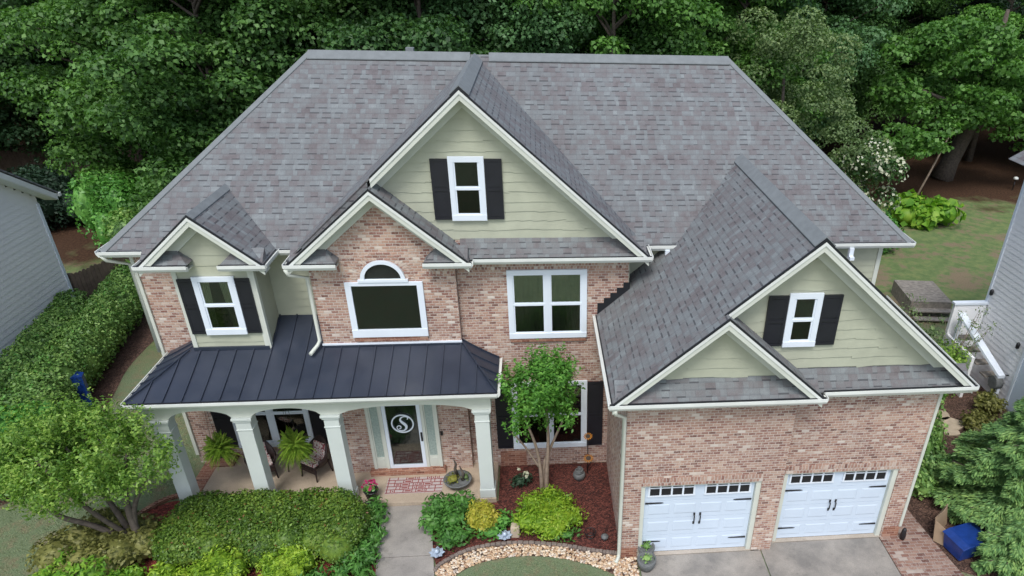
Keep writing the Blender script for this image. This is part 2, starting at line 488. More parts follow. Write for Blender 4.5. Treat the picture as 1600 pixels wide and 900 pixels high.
# walk, drive, pavers
def concrete_mat(name, c0, c1, joints=None):
    m, nt, b = new_mat(name)
    geo = nt.nodes.new('ShaderNodeNewGeometry').outputs['Position']
    n1 = noise(nt, 1.1, 5, 0.65, geo); n2 = noise(nt, 40, 3, 0.6, geo)
    c = ramp(nt, n1, [(0.35, c0), (0.65, c1)])
    st_n = noise(nt, 2.7, 6, 0.7, geo)
    c = mixc(nt, ramp(nt, st_n, [(0.56, (0, 0, 0)), (0.72, (0.6,) * 3)]), c, tuple(x * .55 for x in c0))
    c = mixc(nt, 1.0, c, ramp(nt, n2, [(0.3, (0.88,) * 3), (0.7, (1.12,) * 3)]), 'MULTIPLY')
    nt.links.new(c, b.inputs['Base Color']); b.inputs['Roughness'].default_value = 0.85
    bump(nt, b, n2, 0.25, 0.004)
    return m
MT['walk'] = concrete_mat('walk_concrete', (0.24, 0.225, 0.205), (0.36, 0.335, 0.30))
MT['drive'] = concrete_mat('drive_concrete', (0.19, 0.18, 0.165), (0.33, 0.305, 0.27))
MT['porchfloor'] = concrete_mat('porch_concrete', (0.38, 0.31, 0.235), (0.50, 0.41, 0.31))
ws = [(2.13, 0.36), (0.36, -1.26), (-1.26, -3.0)]
for ya, yb_ in ws:
    f = lambda y: (-5.86 + (2.13 - y) * 0.12, -4.63 + (2.13 - y) * 0.15)
    (a, b_), (c, d) = f(ya), f(yb_ + 0.02)
    sheet('walkway', [(a, ya), (b_, ya), (d, yb_ + 0.02), (c, yb_ + 0.02)], 0.05, MT['walk'], 0.07)
for (x0, x1, y0, y1) in [(0.42, 3.36, -1.9, -0.02), (3.39, 6.42, -1.9, 0.19), (0.42, 3.36, -8, -1.93), (3.39, 6.42, -8, -1.93)]:
    sheet('driveway', [(x0, y0), (x1, y0), (x1, y1), (x0, y1)], 0.03, MT['drive'], 0.07)
MT['apron'] = concrete_mat('apron_concrete', (0.36, 0.31, 0.25), (0.47, 0.42, 0.36))
sheet('driveway_apron', [(0.39, 0.0), (3.33, 0.0), (3.33, 0.3), (0.39, 0.3)], 0.036, MT['apron'], 0.05)
sheet('driveway_apron', [(3.68, 0.21), (6.65, 0.21), (6.65, 0.5), (3.68, 0.5)], 0.036, MT['apron'], 0.05)
MT['paver'] = brick_mat('paver', 0.2, 0.1, (0.86, 0.84, 0.84), 0.74)
sheet('paver_path', smooth_poly([(6.44, -2.5), (6.44, 0.2), (6.95, 0.25), (6.95, 2.6), (7.55, 2.6), (7.62, 1.0), (7.75, -0.2), (7.9, -1.2), (7.9, -2.5)], 1, True), 0.034, MT['paver'], 0.05)

# ------------------------------------------------------------------ house
H = empty('brick_house', (0, 0, 0), 0, 'large brick house with sage gables, grey shingle roof and two white garage doors', 'house')
def P(name, mbx, mat, parent=H, bevel=0, label=None): return mbx.build(name, MT[mat] if isinstance(mat, str) else mat, parent, bevel=bevel, label=label)
ZG, ZM, OG = 4.573, 6.228, 0.352
YM, YR, XL, XR = 3.982, 8.227, -11.45, 7.547
ZE = ZM + 0.02
S = 0.862
ZR = ZE + S * (YR - YM)
YB = 2 * YR - YM

# --- walls
DH = 2.16
D1a, D1b, D2a, D2b = 0.39, 3.13, 3.72, 6.46
YB2 = 0.214
g = MB()
g.box(0, D1a, 0, 0.3, -0.2, ZG).box(D1b, 3.606, 0, 0.5, -0.2, ZG).box(D1a, D1b, 0, 0.3, DH, ZG)
g.box(0, 0.25, 0.3, 3.61, -0.2, ZG)
P('brick_wall', g, 'brick', label='brick front of the left garage bay')
g = MB()
g.box(3.606, D2a, YB2, 0.5, -0.2, ZG).box(D2b, 6.884, YB2, 0.5, -0.2, ZG).box(D2a, D2b, YB2, 0.5, DH, ZG)
g.box(6.634, 6.884, 0.5, 4.33, -0.2, ZG)
P('brick_wall', g, 'brick', label='brick front of the right garage bay, set back a little')
P('brick_wall', MB().box(-3.64, 0.408, 3.62, 3.9, -0.2, ZM + .3).box(0.15, 0.408, 3.9, 4.34, 3.0, ZM + .3), 'brick', label='brick wall behind the small tree with the double windows')
bay = MB()
zt = lambda x: ZE + 0.85 * (min(x + 7.188, -3.279 - x)) - 0.16
bay.prism([(-6.881, 3.425, -0.2), (-3.645, 3.425, -0.2), (-3.645, 3.425, zt(-3.645)), (-5.235, 3.425, zt(-5.235)), (-6.881, 3.425, zt(-6.881))], (0, 0.195, 0))
bay.box(-6.881, -6.6, 3.62, 4.4, -0.2, ZM)
P('brick_wall', bay, 'brick', label='brick gabled bay with the arched window')
P('brick_wall', MB().box(-11.02, -6.87, 4.33, 4.6, -0.2, 4.3).box(-11.02, -9.7, 4.33, 4.6, 4.3, ZM).box(-11.02, -10.75, 4.6, YB - .4, -0.2, ZM), 'brick', label='brick wall at the left end of the house')
for nm, args in (('siding_wall', (0.40, 7.0, 4.33, 4.6, 3.0, ZM)), ('siding_wall', (6.8, 7.0, 4.6, YB - .4, 0, ZM)), ('siding_wall', (-11.02, 7.0, YB - .7, YB - .4, 0, ZM))):
    P(nm, MB().box(*args), 'siding_back')
# soldier courses
SCB = []
sc = MB().box(0.002, 3.6, -0.008, 0.0, ZG - 0.40, ZG - 0.16).box(D1a, D1b, -0.008, 0.0, DH, DH + 0.215)
sc.box(3.612, 6.882, YB2 - 0.008, YB2, ZG - 0.40, ZG - 0.16).box(D2a, D2b, YB2 - 0.008, YB2, DH, DH + 0.215)
sc.box(-3.63, 0.406, 3.612, 3.62, ZM - 0.40, ZM - 0.16).box(-6.879, -6.1, 3.417, 3.425, ZM - 0.40, ZM - 0.16).box(-4.3, -3.647, 3.417, 3.425, ZM - 0.40, ZM - 0.16)
sc.box(-11.01, -9.8, 4.322, 4.33, ZM - 0.40, ZM - 0.16)
for k in range(0, len(sc.v), 8): P('soldier_course', MB().add(sc.v[k:k + 8], [(0, 3, 2, 1), (4, 5, 6, 7), (0, 1, 5, 4), (1, 2, 6, 5), (2, 3, 7, 6), (3, 0, 4, 7)]), 'soldier')
# red brick plinths
for a in ((-2.9, -2.2, 3.60, 3.62, 0.0, 0.52), (-0.012, 0.36, -0.014, 0, 0, 0.32), (6.49, 6.9, YB2 - .014, YB2, 0, 0.34)): P('brick_base', MB().box(*a), 'brick_red')

# --- lapped siding, built course by course
def lap(x0f, z0, z1, y, h=0.22, cell=0.45, jag=0.026, seed=1, ax='x', out=-1):
    """x0f(z)->(x0,x1); courses facing -y (ax='x'), or along y facing out on x (ax='y')"""
    r = random.Random(seed); mb = MB(); z = z0
    while z < z1 - 0.02:
        zt_ = min(z + h, z1 + 0.0)
        a, b_ = x0f((z + zt_) / 2 if zt_ < z1 else z + (zt_ - z) * .5)
        if b_ - a > 0.05:
            x = a
            while x < b_ - 1e-4:
                w = cell * r.uniform(0.6, 1.5) if jag else b_ - a
                xe = min(b_, x + w)
                if b_ - xe < 0.12: xe = b_
                zb = z + (r.uniform(-jag, jag) if jag else 0); zb2 = z + (r.uniform(-jag, jag) if jag else 0)
                t0, t1 = 0.023, 0.007
                if ax == 'x':
                    vs = [(x, y - t0, zb), (xe, y - t0, zb2), (xe, y - t1, zt_ + .01), (x, y - t1, zt_ + .01), (x, y, zb), (xe, y, zb2), (xe, y, zt_ + .01), (x, y, zt_ + .01)]
                    fs = [(0, 1, 2, 3), (1, 0, 4, 5), (0, 3, 7, 4), (2, 1, 5, 6)]
                else:
                    q = out
                    vs = [(y + q * t0, x, zb), (y + q * t0, xe, zb2), (y + q * t1, xe, zt_ + .01), (y + q * t1, x, zt_ + .01), (y, x, zb), (y, xe, zb2), (y, xe, zt_ + .01), (y, x, zt_ + .01)]
                    fs = [(0, 1, 2, 3), (1, 0, 4, 5), (0, 3, 7, 4), (2, 1, 5, 6)]
                    if q < 0: fs = [f[::-1] for f in fs]
                mb.add(vs, fs); x = xe
        z = zt_
    return mb

# centre gable siding
YC, XCL, XCR, SC = 3.272, -7.277, 0.824, 0.90
xc = (XCL + XCR) / 2; zc = ZE + SC * (xc - XCL)
def tri(xl_, xr_, ze_, s_, drop): return lambda z: ((xl_ + (z + drop - ze_) / s_), (xr_ - (z + drop - ze_) / s_))
ct = tri(XCL, XCR, ZE, SC, 0.2)
YCS = 3.70
P('siding_wall', lap(ct, 6.55, zc - 0.22, YCS, seed=2), 'siding', label='shingle siding of the centre gable')
P('siding_wall', MB().prism([(XCL + .3, YCS, ZM), (XCR - .3, YCS, ZM), (xc, YCS, zc - .25)], (0, .1, 0)), 'siding_back')
# garage big gable
XER = 7.331; SB = 0.863; ZER = ZG + 0.10; ZGE = ZG + 0.02
xg = (-OG + XER) / 2; zg_ = ZGE + SB * (xg + OG); SR = (zg_ - ZER) / (XER - xg); YGB = -0.138; YGS = 0.26
gt = tri(-OG, XER, ZGE, SB, 0.2)
P('siding_wall', lap(lambda z: (max(gt(z)[0], 1.6), gt(z)[1]), 4.95, zg_ - .22, YGS, seed=3), 'siding', label='shingle siding of the large garage gable')
P('siding_wall', MB().prism([(-0.2, YGS, ZG - .1), (XER - .3, YGS, ZG - .1), (xg, YGS, zg_ - .25)], (0, .1, 0)), 'siding_back')
# garage small gable
XSR = 3.968; SS = 0.858; xs_ = (-OG + XSR) / 2; zs_ = ZGE + SS * (xs_ + OG); YSF = -OG; YSS = 0.03
st_ = tri(-OG, XSR, ZGE, SS, 0.2)
P('siding_wall', lap(st_, 4.93, zs_ - .22, YSS, seed=4), 'siding', label='shingle siding of the small garage gable')
P('siding_wall', MB().prism([(-0.1, YSS, ZG - .1), (XSR - .3, YSS, ZG - .1), (xs_, YSS, zs_ - .25)], (0, .1, 0)), 'siding_back')
# small left bay (siding box with gable)
S0, S1, SL = -10.275, -7.684, 0.862
xl_ = (S0 + S1) / 2; zl_ = ZE + SL * (xl_ - S0); YLF = 3.08; YLW = 3.43
P('siding_wall', MB().prism([(-9.79, YLW, 3.3), (-8.11, YLW, 3.3), (-8.11, YLW, 6.6), (xl_, YLW, zl_ - .15), (-9.79, YLW, 6.6)], (0, .9, 0)), 'siding_back', label='siding bay over the porch')
P('siding_wall', lap(lambda z: (-9.70, -8.19) if z < 6.5 else (S0 + (z + .2 - ZE) / SL, S1 - (z + .2 - ZE) / SL), 3.95, zl_ - .2, YLW, seed=5, h=0.24, jag=0.018, cell=.7), 'siding', label='shingle siding of the small bay over the porch')
# recess wall and bay side
P('siding_wall', MB().box(-8.11, -6.87, 4.33, 4.6, 4.2, ZM), 'siding_back')
P('siding_wall', lap(lambda z: (-8.10, -6.89), 4.25, ZM - .1, 4.33, seed=6, h=0.2, jag=0), 'siding', label='recessed lap siding beside the brick bay')
P('siding_wall', lap(lambda z: (3.45, 4.30), 4.0, ZM - .1, -8.11, seed=7, h=0.2, jag=0, ax='y', out=1), 'siding')
P('siding_wall', lap(lambda z: (0.42, 6.98), 4.6, ZM - .1, 4.33, seed=8, h=0.18, jag=0), 'siding')
P('siding_wall', lap(lambda z: (3.63, 4.32), 4.3, ZM - .1, 0.41, seed=9, h=0.18, jag=0, ax='y', out=1), 'siding')

# --- roofs
def slab(pts, th=0.05): return MB().prism(pts, (0, 0, -th))
main = MB()
hw = YR - YM
rxl, rxr = XL + hw * 0.952, XR - hw * 0.952
zf = lambda y: ZE + S * (y - YM)
main.prism([(XL, YM, ZE), (XR, YM, ZE), (rxr, YR, ZR), (rxl, YR, ZR)], (0, 0, -0.05))
main.prism([(XL, YB, ZE), (rxl, YR, ZR), (rxr, YR, ZR), (XR, YB, ZE)], (0, 0, -0.05))
main.prism([(XL, YM, ZE), (rxl, YR, ZR), (XL, YB, ZE)], (0, 0, -0.05))
main.prism([(XR, YM, ZE), (XR, YB, ZE), (rxr, YR, ZR)], (0, 0, -0.05))
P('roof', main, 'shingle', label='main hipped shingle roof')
xb_c = (-7.188 - 3.279) / 2 - .05
def yint(z): return YM + (z - ZE) / S
r = slab([(XCL, YC, ZE), (XCL, YM + .05, ZE), (xc, min(yint(zc) + .25, YR), zc), (xc, YC, zc)])
r.prism([(XCR, YC, ZE), (xc, YC, zc), (xc, min(yint(zc) + .25, YR), zc), (XCR, YM + .3, ZE)], (0, 0, -0.05))
r.prism([(XCL + .4, YC, ZE - .03 + .4 * SC), (XCL + .4, YC + .04, ZE - .03 + .4 * SC), (xb_c, YC + .04, ZE - .03 + SC * (xb_c - XCL)), (xb_c, YC, ZE - .03 + SC * (xb_c - XCL))], (0, 0, -0.3))
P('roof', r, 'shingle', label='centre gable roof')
# bay gable
B0, B1, SBY = -7.188, -3.279, 0.85
xb = (B0 + B1) / 2; zb = ZE + SBY * (xb - B0); YBF = 3.061
r = slab([(B0, YBF, ZE), (B0, YC + .3, ZE), (xb, YC + .3, zb), (xb, YBF, zb)])
r.prism([(B1, YBF, ZE), (xb, YBF, zb), (xb, YCS, zb), (B1, YCS, ZE)], (0, 0, -0.05))
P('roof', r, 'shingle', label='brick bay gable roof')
r = slab([(S0, YLF, ZE), (S0, YM + .2, ZE), (xl_, yint(zl_) + .2, zl_), (xl_, YLF, zl_)])
r.prism([(S1, YLF, ZE), (xl_, YLF, zl_), (xl_, yint(zl_) + .2, zl_), (S1, YM + .2, ZE)], (0, 0, -0.05))
P('roof', r, 'shingle', label='small left gable roof')
zgl = lambda x: ZGE + SB * (x + OG)
yg_end = yint(zg_) + 0.25
r = slab([(-OG, YGB, ZGE), (-OG, 3.60, ZGE), (0.42, 3.60, zgl(.42)), (0.42, 4.31, zgl(.42)), (1.6, 4.31, zgl(1.6)), (xg, yg_end, zg_), (xg, YGB, zg_)])
r.prism([(XER, YGB, ZER), (xg, YGB, zg_), (xg, yg_end, zg_), (5.3, 4.4, ZER + SR * (XER - 5.3)), (6.99, 4.4, ZER + SR * (XER - 6.99)), (XER, 4.4, ZER)], (0, 0, -0.05))
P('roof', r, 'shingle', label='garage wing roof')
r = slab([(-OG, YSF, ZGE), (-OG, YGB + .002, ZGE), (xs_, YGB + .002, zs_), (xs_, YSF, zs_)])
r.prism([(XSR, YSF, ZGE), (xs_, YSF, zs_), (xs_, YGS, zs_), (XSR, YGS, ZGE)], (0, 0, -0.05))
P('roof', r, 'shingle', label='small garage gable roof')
# pent roofs under the gables
def pent(x0, x1, yf, yw, ze, h, mit0=0, mit1=0):
    m_ = MB(); m_.add([(x0, yf, ze), (x1, yf, ze), (x1 - mit1, yw, ze + h), (x0 + mit0, yw, ze + h), (x0, yw, ze - .03), (x1, yw, ze - .03), (x0, yf, ze - .03), (x1, yf, ze - .03)],
                       [(0, 1, 2, 3), (1, 5, 2), (0, 3, 4), (6, 7, 1, 0), (6, 4, 5, 7), (0, 4, 6), (1, 7, 5)])
    return m_
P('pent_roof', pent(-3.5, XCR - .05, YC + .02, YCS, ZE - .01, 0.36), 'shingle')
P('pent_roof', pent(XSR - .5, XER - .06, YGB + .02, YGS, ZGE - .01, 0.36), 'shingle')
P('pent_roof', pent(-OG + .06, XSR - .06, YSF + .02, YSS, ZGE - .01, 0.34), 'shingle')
def ret(x0, x1, yf, yw, ze, side):
    """little hipped return at a gable's foot; side=+1: outer end at x0"""
    a, b_ = (x0, x1 - .30) if side > 0 else (x0 + .30, x1)
    h = 0.27
    m_ = MB(); m_.add([(x0, yf, ze), (x1, yf, ze), (x1, yw, ze), (x0, yw, ze), (a, yw, ze + h), (b_, yw, ze + h)],
                      [(0, 1, 5, 4), (1, 2, 5), (3, 0, 4), (0, 3, 2, 1)])
    return m_
for x0, x1, yf, yw, sd in ((S0 + .03, -9.27, YLF, YLW, 1), (-8.6, S1 - .03, YLF, YLW, -1), (B0 + .03, -6.17, YBF, 3.425, 1), (-4.27, B1 - .03, YBF, 3.425, -1)):
    P('cornice_return', ret(x0, x1, yf, yw, ZE, sd), 'shingle')

# ridge caps
def cap(p0, p1, sl, w=0.20, lift=0.055):
    p0, p1 = Vector(p0), Vector(p1); d = (p1 - p0).normalized(); side = Vector((d.y, -d.x, 0)).normalized()
    up_ = Vector((0, 0, lift)); c = MB()
    for sg in (1, -1):
        e = side * sg * w; dz = Vector((0, 0, -w * sl))
        c.prism([p0 + up_, p1 + up_, p1 + up_ + e + dz, p0 + up_ + e + dz], (0, 0, -0.022))
    P('ridge_cap', c, 'cap')
    c = MB()
    for sg in (1, -1):
        e = side * sg * (w - .012); dz = Vector((0, 0, -(w - .012) * sl)); u2 = Vector((0, 0, lift - .024))
        c.prism([p0 + u2, p1 + u2, p1 + u2 + e + dz, p0 + u2 + e + dz], (0, 0, -lift + .01))
    P('ridge_vent', c, 'drip')
cap((rxl, YR, ZR), (xc - .12, YR, ZR), S)
cap((xc + .36, YR, ZR), (rxr, YR, ZR), S)
cap((xc, YC - .01, zc), (xc, YR - .02, zc), SC)
cap((xg, YGB - .01, zg_), (xg, yint(zg_) - .02, zg_), SB)
cap((xl_, YLF - .01, zl_), (xl_, yint(zl_), zl_), SL, 0.12, 0.03)
def hipcap(p0, p1):
    c = MB(); p0, p1 = Vector(p0), Vector(p1); d = (p1 - p0).normalized(); s_ = Vector((d.y, -d.x, 0)).normalized() * .11
    for sg in (1, -1):
        c.prism([p0 + Vector((0, 0, .03)), p1 + Vector((0, 0, .03)), p1 + s_ * sg + Vector((0, 0, -.035)), p0 + s_ * sg + Vector((0, 0, -.035))], (0, 0, -.02))
    P('hip_cap', c, 'cap')
hipcap((XL, YM, ZE), (rxl, YR, ZR)); hipcap((XR, YM, ZE), (rxr, YR, ZR))

# --- rakes: black drip edge, cream barge board, soffit, frieze board on the wall
def rake(xe, ze, xp, zp, yf, yw, cut=None, board=0.19, wallcut=0.0):
    sx = 1 if xp > xe else -1
    s_ = (zp - ze) / abs(xp - xe)
    x0, z0 = xe, ze
    if cut is not None: x0 = cut; z0 = ze + s_ * abs(cut - xe)
    def strip(a, b_, y0, y1, xa=x0, za=z0, xb_=xp, zb_=zp):
        return MB().prism([(xa, y0, za - a), (xb_, y0, zb_ - a), (xb_, y0, zb_ - b_), (xa, y0, za - b_)], (0, y1 - y0, 0))
    P('drip_edge', strip(-0.012, 0.040, yf - .035, yf - .004), 'drip')
    P('rake_board', strip(0.042, board + .05, yf - .022, yf + .02), 'trim', bevel=0.004)
    P('rake_board', strip(0.042, 0.115, yf - .040, yf - .0225), 'gutter')
    so = MB().prism([(x0, yf + .02, z0 - board - .01), (xp, yf + .02, zp - board - .01), (xp, yw, zp - board - .01), (x0, yw, z0 - board - .01)], (0, 0, -0.02))
    P('soffit', so, 'trim')
    xw = xe + sx * wallcut
    zw = ze + s_ * wallcut
    if abs(xp - xw) < abs(xp - x0): pass
    else: xw, zw = x0, z0
    P('frieze_board', MB().prism([(xw, yw - .055, zw - board - .032), (xp, yw - .055, zp - board - .032), (xp, yw - .055, zp - board - .26), (xw, yw - .055, zw - board - .26)], (0, .05, 0)), 'trim')
rake(XCL, ZE, xc, zc, YC, YCS, cut=xb + .02)
rake(XCR, ZE, xc, zc, YC, YCS, wallcut=.55)
rake(B0, ZE, xb, zb, YBF, 3.425, wallcut=.5)
rake(B1, ZE, xb, zb, YBF, 3.425, wallcut=.5)
rake(S0, ZE, xl_, zl_, YLF, YLW, wallcut=.5)
rake(S1, ZE, xl_, zl_, YLF, YLW, wallcut=.5)
rake(-OG, ZGE, xg, zg_, YGB, YGS, cut=xs_ - .05)
rake(XER, ZER, xg, zg_, YGB, YGS, wallcut=.55)
rake(-OG, ZGE, xs_, zs_, YSF, YSS, wallcut=.5)
rake(XSR, ZGE, xs_, zs_, YSF, YSS, wallcut=.5)

# --- gutters and eave soffits
def gutter(p0, p1, out, size=0.10):
    p0, p1, o = Vector(p0), Vector(p1), Vector(out)
    prof = [(0, -.10), (.055, -.10), (.095, -.035), (.095, 0.035), (.078, 0.035), (.078, -.005), (0, -.005)]
    loop = [p0 + o * a + Vector((0, 0, b_)) for a, b_ in prof]
    P('gutter', MB().prism(loop, p1 - p0), 'gutter')
    q0, q1 = p0 - o * .05, p1 - o * .05
    # black drip flashing along the eave
    P('drip_edge', MB().prism([q0 + o * .05 + Vector((0, 0, .0)), q0 + o * .075 + Vector((0, 0, .0)), q0 + o * .075 + Vector((0, 0, .028)), q0 + o * .05 + Vector((0, 0, .032))], p1 - p0), 'drip')
Yn = (0, -1, 0)
gutter((XL, YM, ZM), (S0 - .02, YM, ZM), Yn)
gutter((XL, YM - .05, ZM), (XL, YB, ZM), (-1, 0, 0))
gutter((XR, YM - .05, ZM), (XR, YB, ZM), (1, 0, 0))
gutter((S0 - .06, YLF, ZM), (-9.25, YLF, ZM), Yn); gutter((-8.62, YLF, ZM), (S1 + .06, YLF, ZM), Yn)
gutter((S1 - .02, YLF - .05, ZM), (S1 - .02, YM, ZM), (1, 0, 0)); gutter((S0 - .0, YLF - .05, ZM), (S0 - .0, YM, ZM), (-1, 0, 0))
gutter((S1 + .08, YM, ZM), (B0 - .08, YM, ZM), Yn)
gutter((B0 - .06, YBF, ZM), (-6.15, YBF, ZM), Yn); gutter((-4.29, YBF, ZM), (B1 + .06, YBF, ZM), Yn)
gutter((B0, YBF - .05, ZM), (B0, YM, ZM), (-1, 0, 0)); gutter((B1, YBF - .05, ZM), (B1, YC - .1, ZM), (1, 0, 0))
gutter((B1 + .09, YC, ZM), (XCR + .06, YC, ZM), Yn)
gutter((XCR, YC - .05, ZM), (XCR, YM, ZM), (1, 0, 0))
gutter((XCR + .09, YM, ZM), (1.62, YM, ZM), Yn); gutter((5.35, YM, ZM), (XR + .06, YM, ZM), Yn)
gutter((-OG - .06, YSF, ZG), (XSR + .06, YSF, ZG), Yn)
gutter((XSR, YSF - .05, ZG), (XSR, YGB - .09, ZG), (1, 0, 0))
gutter((XSR + .09, YGB, ZG + .02), (XER + .06, YGB, ZG + .04), Yn)
gutter((-OG, YSF - .05, ZG), (-OG, 3.62, ZG), (-1, 0, 0)); gutter((XER, YGB - .05, ZG + .04), (XER, 4.3, ZG + .04), (1, 0, 0))
sf = MB()
for a in ((XL, -9.79, YM + .0, 4.34, ZM), (-10.26, -9.3, YLF, 3.43, ZM), (-8.55, -7.7, YLF, 3.43, ZM), (-8.11, -6.88, YM, 4.34, ZM), (-7.17, -6.2, YBF, 3.43, ZM), (-4.25, -3.3, YBF, 3.43, ZM),
          (-3.6, XCR, YC, 3.64, ZM), (0.42, 7.5, YM, 4.34, ZM), (-.35, 3.96, -.35, 0.02, ZG), (3.62, 7.32, YGB, .24, ZG), (-.35, 0.0, 0.02, 3.6, ZG), (6.89, 7.32, .24, 4.3, ZG), (-10.26, -9.8, 3.44, YM, ZM), (-8.09, -7.7, 3.44, YM, ZM), (XL, -11.03, 4.35, YB, ZM), (0.42, 0.82, YC, YM, ZM)):
    sf.box(a[0], a[1], a[2] + .004, a[3], a[4] - .13, a[4] - .105)
P('soffit', sf, 'trim')
# frieze band under the level eaves
fb = MB().box(-9.79, -9.25, YLW - .035, YLW - .002, ZM - .30, ZM - .14)
# corner trims
tr = MB()
tr.box(-9.80, -9.70, YLW - .045, YLW, 3.9, ZM - .14).box(-8.20, -8.10, YLW - .045, YLW, 3.9, ZM - .14).box(-8.11, -8.06, YLW - .045, YLW + .08, 3.9, ZM - .14)
tr.box(-11.07, -10.99, 4.28, 4.36, 0.3, ZM - .14).box(6.90, 7.01, 4.285, 4.33, 4.3, ZM - .14).box(6.86, 6.93, YB2 - .03, YB2 + .08, 0.36, ZG - .14)
for k in range(0, len(tr.v), 8): P('corner_trim', MB().add(tr.v[k:k + 8], [(0, 3, 2, 1), (4, 5, 6, 7), (0, 1, 5, 4), (1, 2, 6, 5), (2, 3, 7, 6), (3, 0, 4, 7)]), 'trim', bevel=.004)
P('ledge_trim', MB().box(-6.9, -3.63, 3.385, 3.425, 4.045, 4.085), 'white')

# downspouts
def spout(pts, nm='downspout'):
    P(nm, MB().tube(pts, 0.045, 8), 'trim')
spout([(-.30, -.38, ZG - .1), (-.28, -.3, ZG - .25), (-.06, -.06, ZG - .5), (-.055, -.055, .25), (-.06, -.07, .12), (-.14, -.2, .06)])
spout([(-7.22, 3.0, ZM - .08), (-7.2, 3.05, ZM - .22), (-6.93, 3.37, ZM - .42), (-6.93, 3.37, 4.2), (-6.98, 3.3, 4.1), (-7.1, 3.05, 4.0)])
spout([(-11.44, 3.95, ZM - .08), (-11.40, 4.0, ZM - .2), (-11.10, 4.30, ZM - .42), (-11.10, 4.29, 3.5)])
for x, z in ((1.36, ZM), (5.98, ZM)):
    P('downspout', MB().box(x - .05, x + .06, YM - .12, YM - .02, z - .30, z - .08).box(x - .05, x + .06, YM - .22, YM - .02, z - .36, z - .28), 'white')

# step flashing against the mid wall
fl = MB()
for i in range(5):
    x = -0.33 + i * 0.155
    fl.box(x, x + .155, 3.60, 3.622, zgl(x) - .05, zgl(x) + .30)
P('step_flashing', fl, 'drip')
P('vent_pipe', MB().box(-5.02, -4.82, YR + .25, YR + .45, ZR - .3, ZR + .10), 'cap')

# --- windows
def window(x0, x1, z0, z1, y, units=1, trim=0.10, sill=0.10, curtain='none', rails=True, shut=0, mid=0.5, seed=0, label=None, top=None, shz=None):
    top = trim if top is None else top
    W = MB(); D = 0.055
    W.box(x0, x1, y - D, y, z1 - top, z1).box(x0, x1, y - D - .015, y, z0, z0 + sill)
    W.box(x0, x0 + trim, y - D, y, z0 + sill, z1 - top).box(x1 - trim, x1, y - D, y, z0 + sill, z1 - top)
    ix0, ix1, iz0, iz1 = x0 + trim, x1 - trim, z0 + sill, z1 - top
    uw = (ix1 - ix0) / units
    mull = 0.13
    w = W.build('window', MT['white'], H, bevel=.004, label=label)
    sash = MB(); pn = MB(); ps = MB()
    for k in range(units):
        a, b_ = ix0 + k * uw + (mull / 2 if k else 0), ix0 + (k + 1) * uw - (mull / 2 if k < units - 1 else 0)
        if k: sash.box(ix0 + k * uw - mull / 2, ix0 + k * uw + mull / 2, y - .05, y, iz0, iz1)
        zm_ = iz0 + (iz1 - iz0) * mid
        if rails:
            sash.box(a, b_, y - .048, y - .006, zm_ - .025, zm_ + .025)
            for q0, q1 in ((iz0, zm_ - .025), (zm_ + .025, iz1)):
                sash.box(a, a + .035, y - .036, y - .006, q0, q1).box(b_ - .035, b_, y - .036, y - .006, q0, q1)
                sash.box(a + .035, b_ - .035, y - .036, y - .006, q0, q0 + .035)
                (ps if q0 == iz0 else pn).box(a + .034, b_ - .034, y - .030, y - .027, q0 + .034, q1)
        else:
            pn.box(a, b_, y - .030, y - .027, iz0, iz1)
        P('backing', MB().box(a, b_, y - .006, y - .002, iz0, iz1), 'interior', w)
        if curtain != 'none':
            c = MB(); r_ = random.Random(seed + k); n_ = 40
            for pan in ((a + .01, b_ - .01),) if curtain == 'full' else ((a + .01, a + (b_ - a) * .34), (b_ - (b_ - a) * .34, b_ - .01)):
                vs = []; 
                for j in range(n_ + 1):
                    t = j / n_; xx = pan[0] + (pan[1] - pan[0]) * t
                    yy = y - .016 + .007 * math.sin(t * 34 + seed) + .003 * math.sin(t * 71)
                    sp = (0.72 if curtain == 'tied' else 1.0)
                    cx_ = pan[0] if pan[0] < (a + b_) / 2 else pan[1]
                    vs += [(cx_ + (xx - cx_) * sp, yy, iz0 + .02), (xx, yy, iz1 - .01)]
                c.add(vs, [(2 * j, 2 * j + 2, 2 * j + 3, 2 * j + 1) for j in range(n_)], True)
            P('curtain', c, 'curtain', w)
    P('sash', sash, 'white', w)
    P('pane', pn, 'glass', w)
    if rails: P('pane', ps, 'screen', w)
    for sgn in ((-1, 1) if shut else ()):
        a = x0 - shut - .01 if sgn < 0 else x1 + .01
        sz0, sz1 = shz if shz else (z0 + .02, z1 - .05)
        sb = MB(); st = .055
        sb.box(a, a + shut, y - .030, y - .004, sz0, sz1)
        h_ = (sz1 - sz0) / 2
        for q in range(2):
            u0 = sz0 + q * h_
            sb.box(a + st, a + shut - st, y - .040, y - .030, u0 + .07, u0 + h_ - .07)
        sb.box(a, a + st, y - .045, y - .030, sz0, sz1).box(a + shut - st, a + shut, y - .045, y - .030, sz0, sz1)
        for zz in (sz0, (sz0 + sz1) / 2 - .03, sz1 - .06): sb.box(a + st, a + shut - st, y - .045, y - .030, zz, zz + .06)
        P('shutter', sb, 'black', H)
    return w
window(-3.62, -2.85, 7.02, 8.44, YCS - .03, 1, .11, .13, shut=.37, label='small window high in the centre gable', top=.12)
window(3.12, 3.80, 5.50, 6.68, YGS - .03, 1, .12, .12, shut=.40, label='small window in the garage gable', top=.12)
window(-9.40, -8.50, 4.42, 5.86, YLW - .03, 1, .12, .14, curtain='tied', shut=.31, label='curtained window of the small bay', seed=3)
window(-2.49, -0.59, 4.01, 5.82, 3.618, 2, .13, .14, curtain='full', label='double window with green curtains', seed=5)
window(-2.53, -0.56, 0.62, 2.72, 3.618, 2, .12, .13, shut=.41, label='ground floor double window behind the small tree', seed=2)
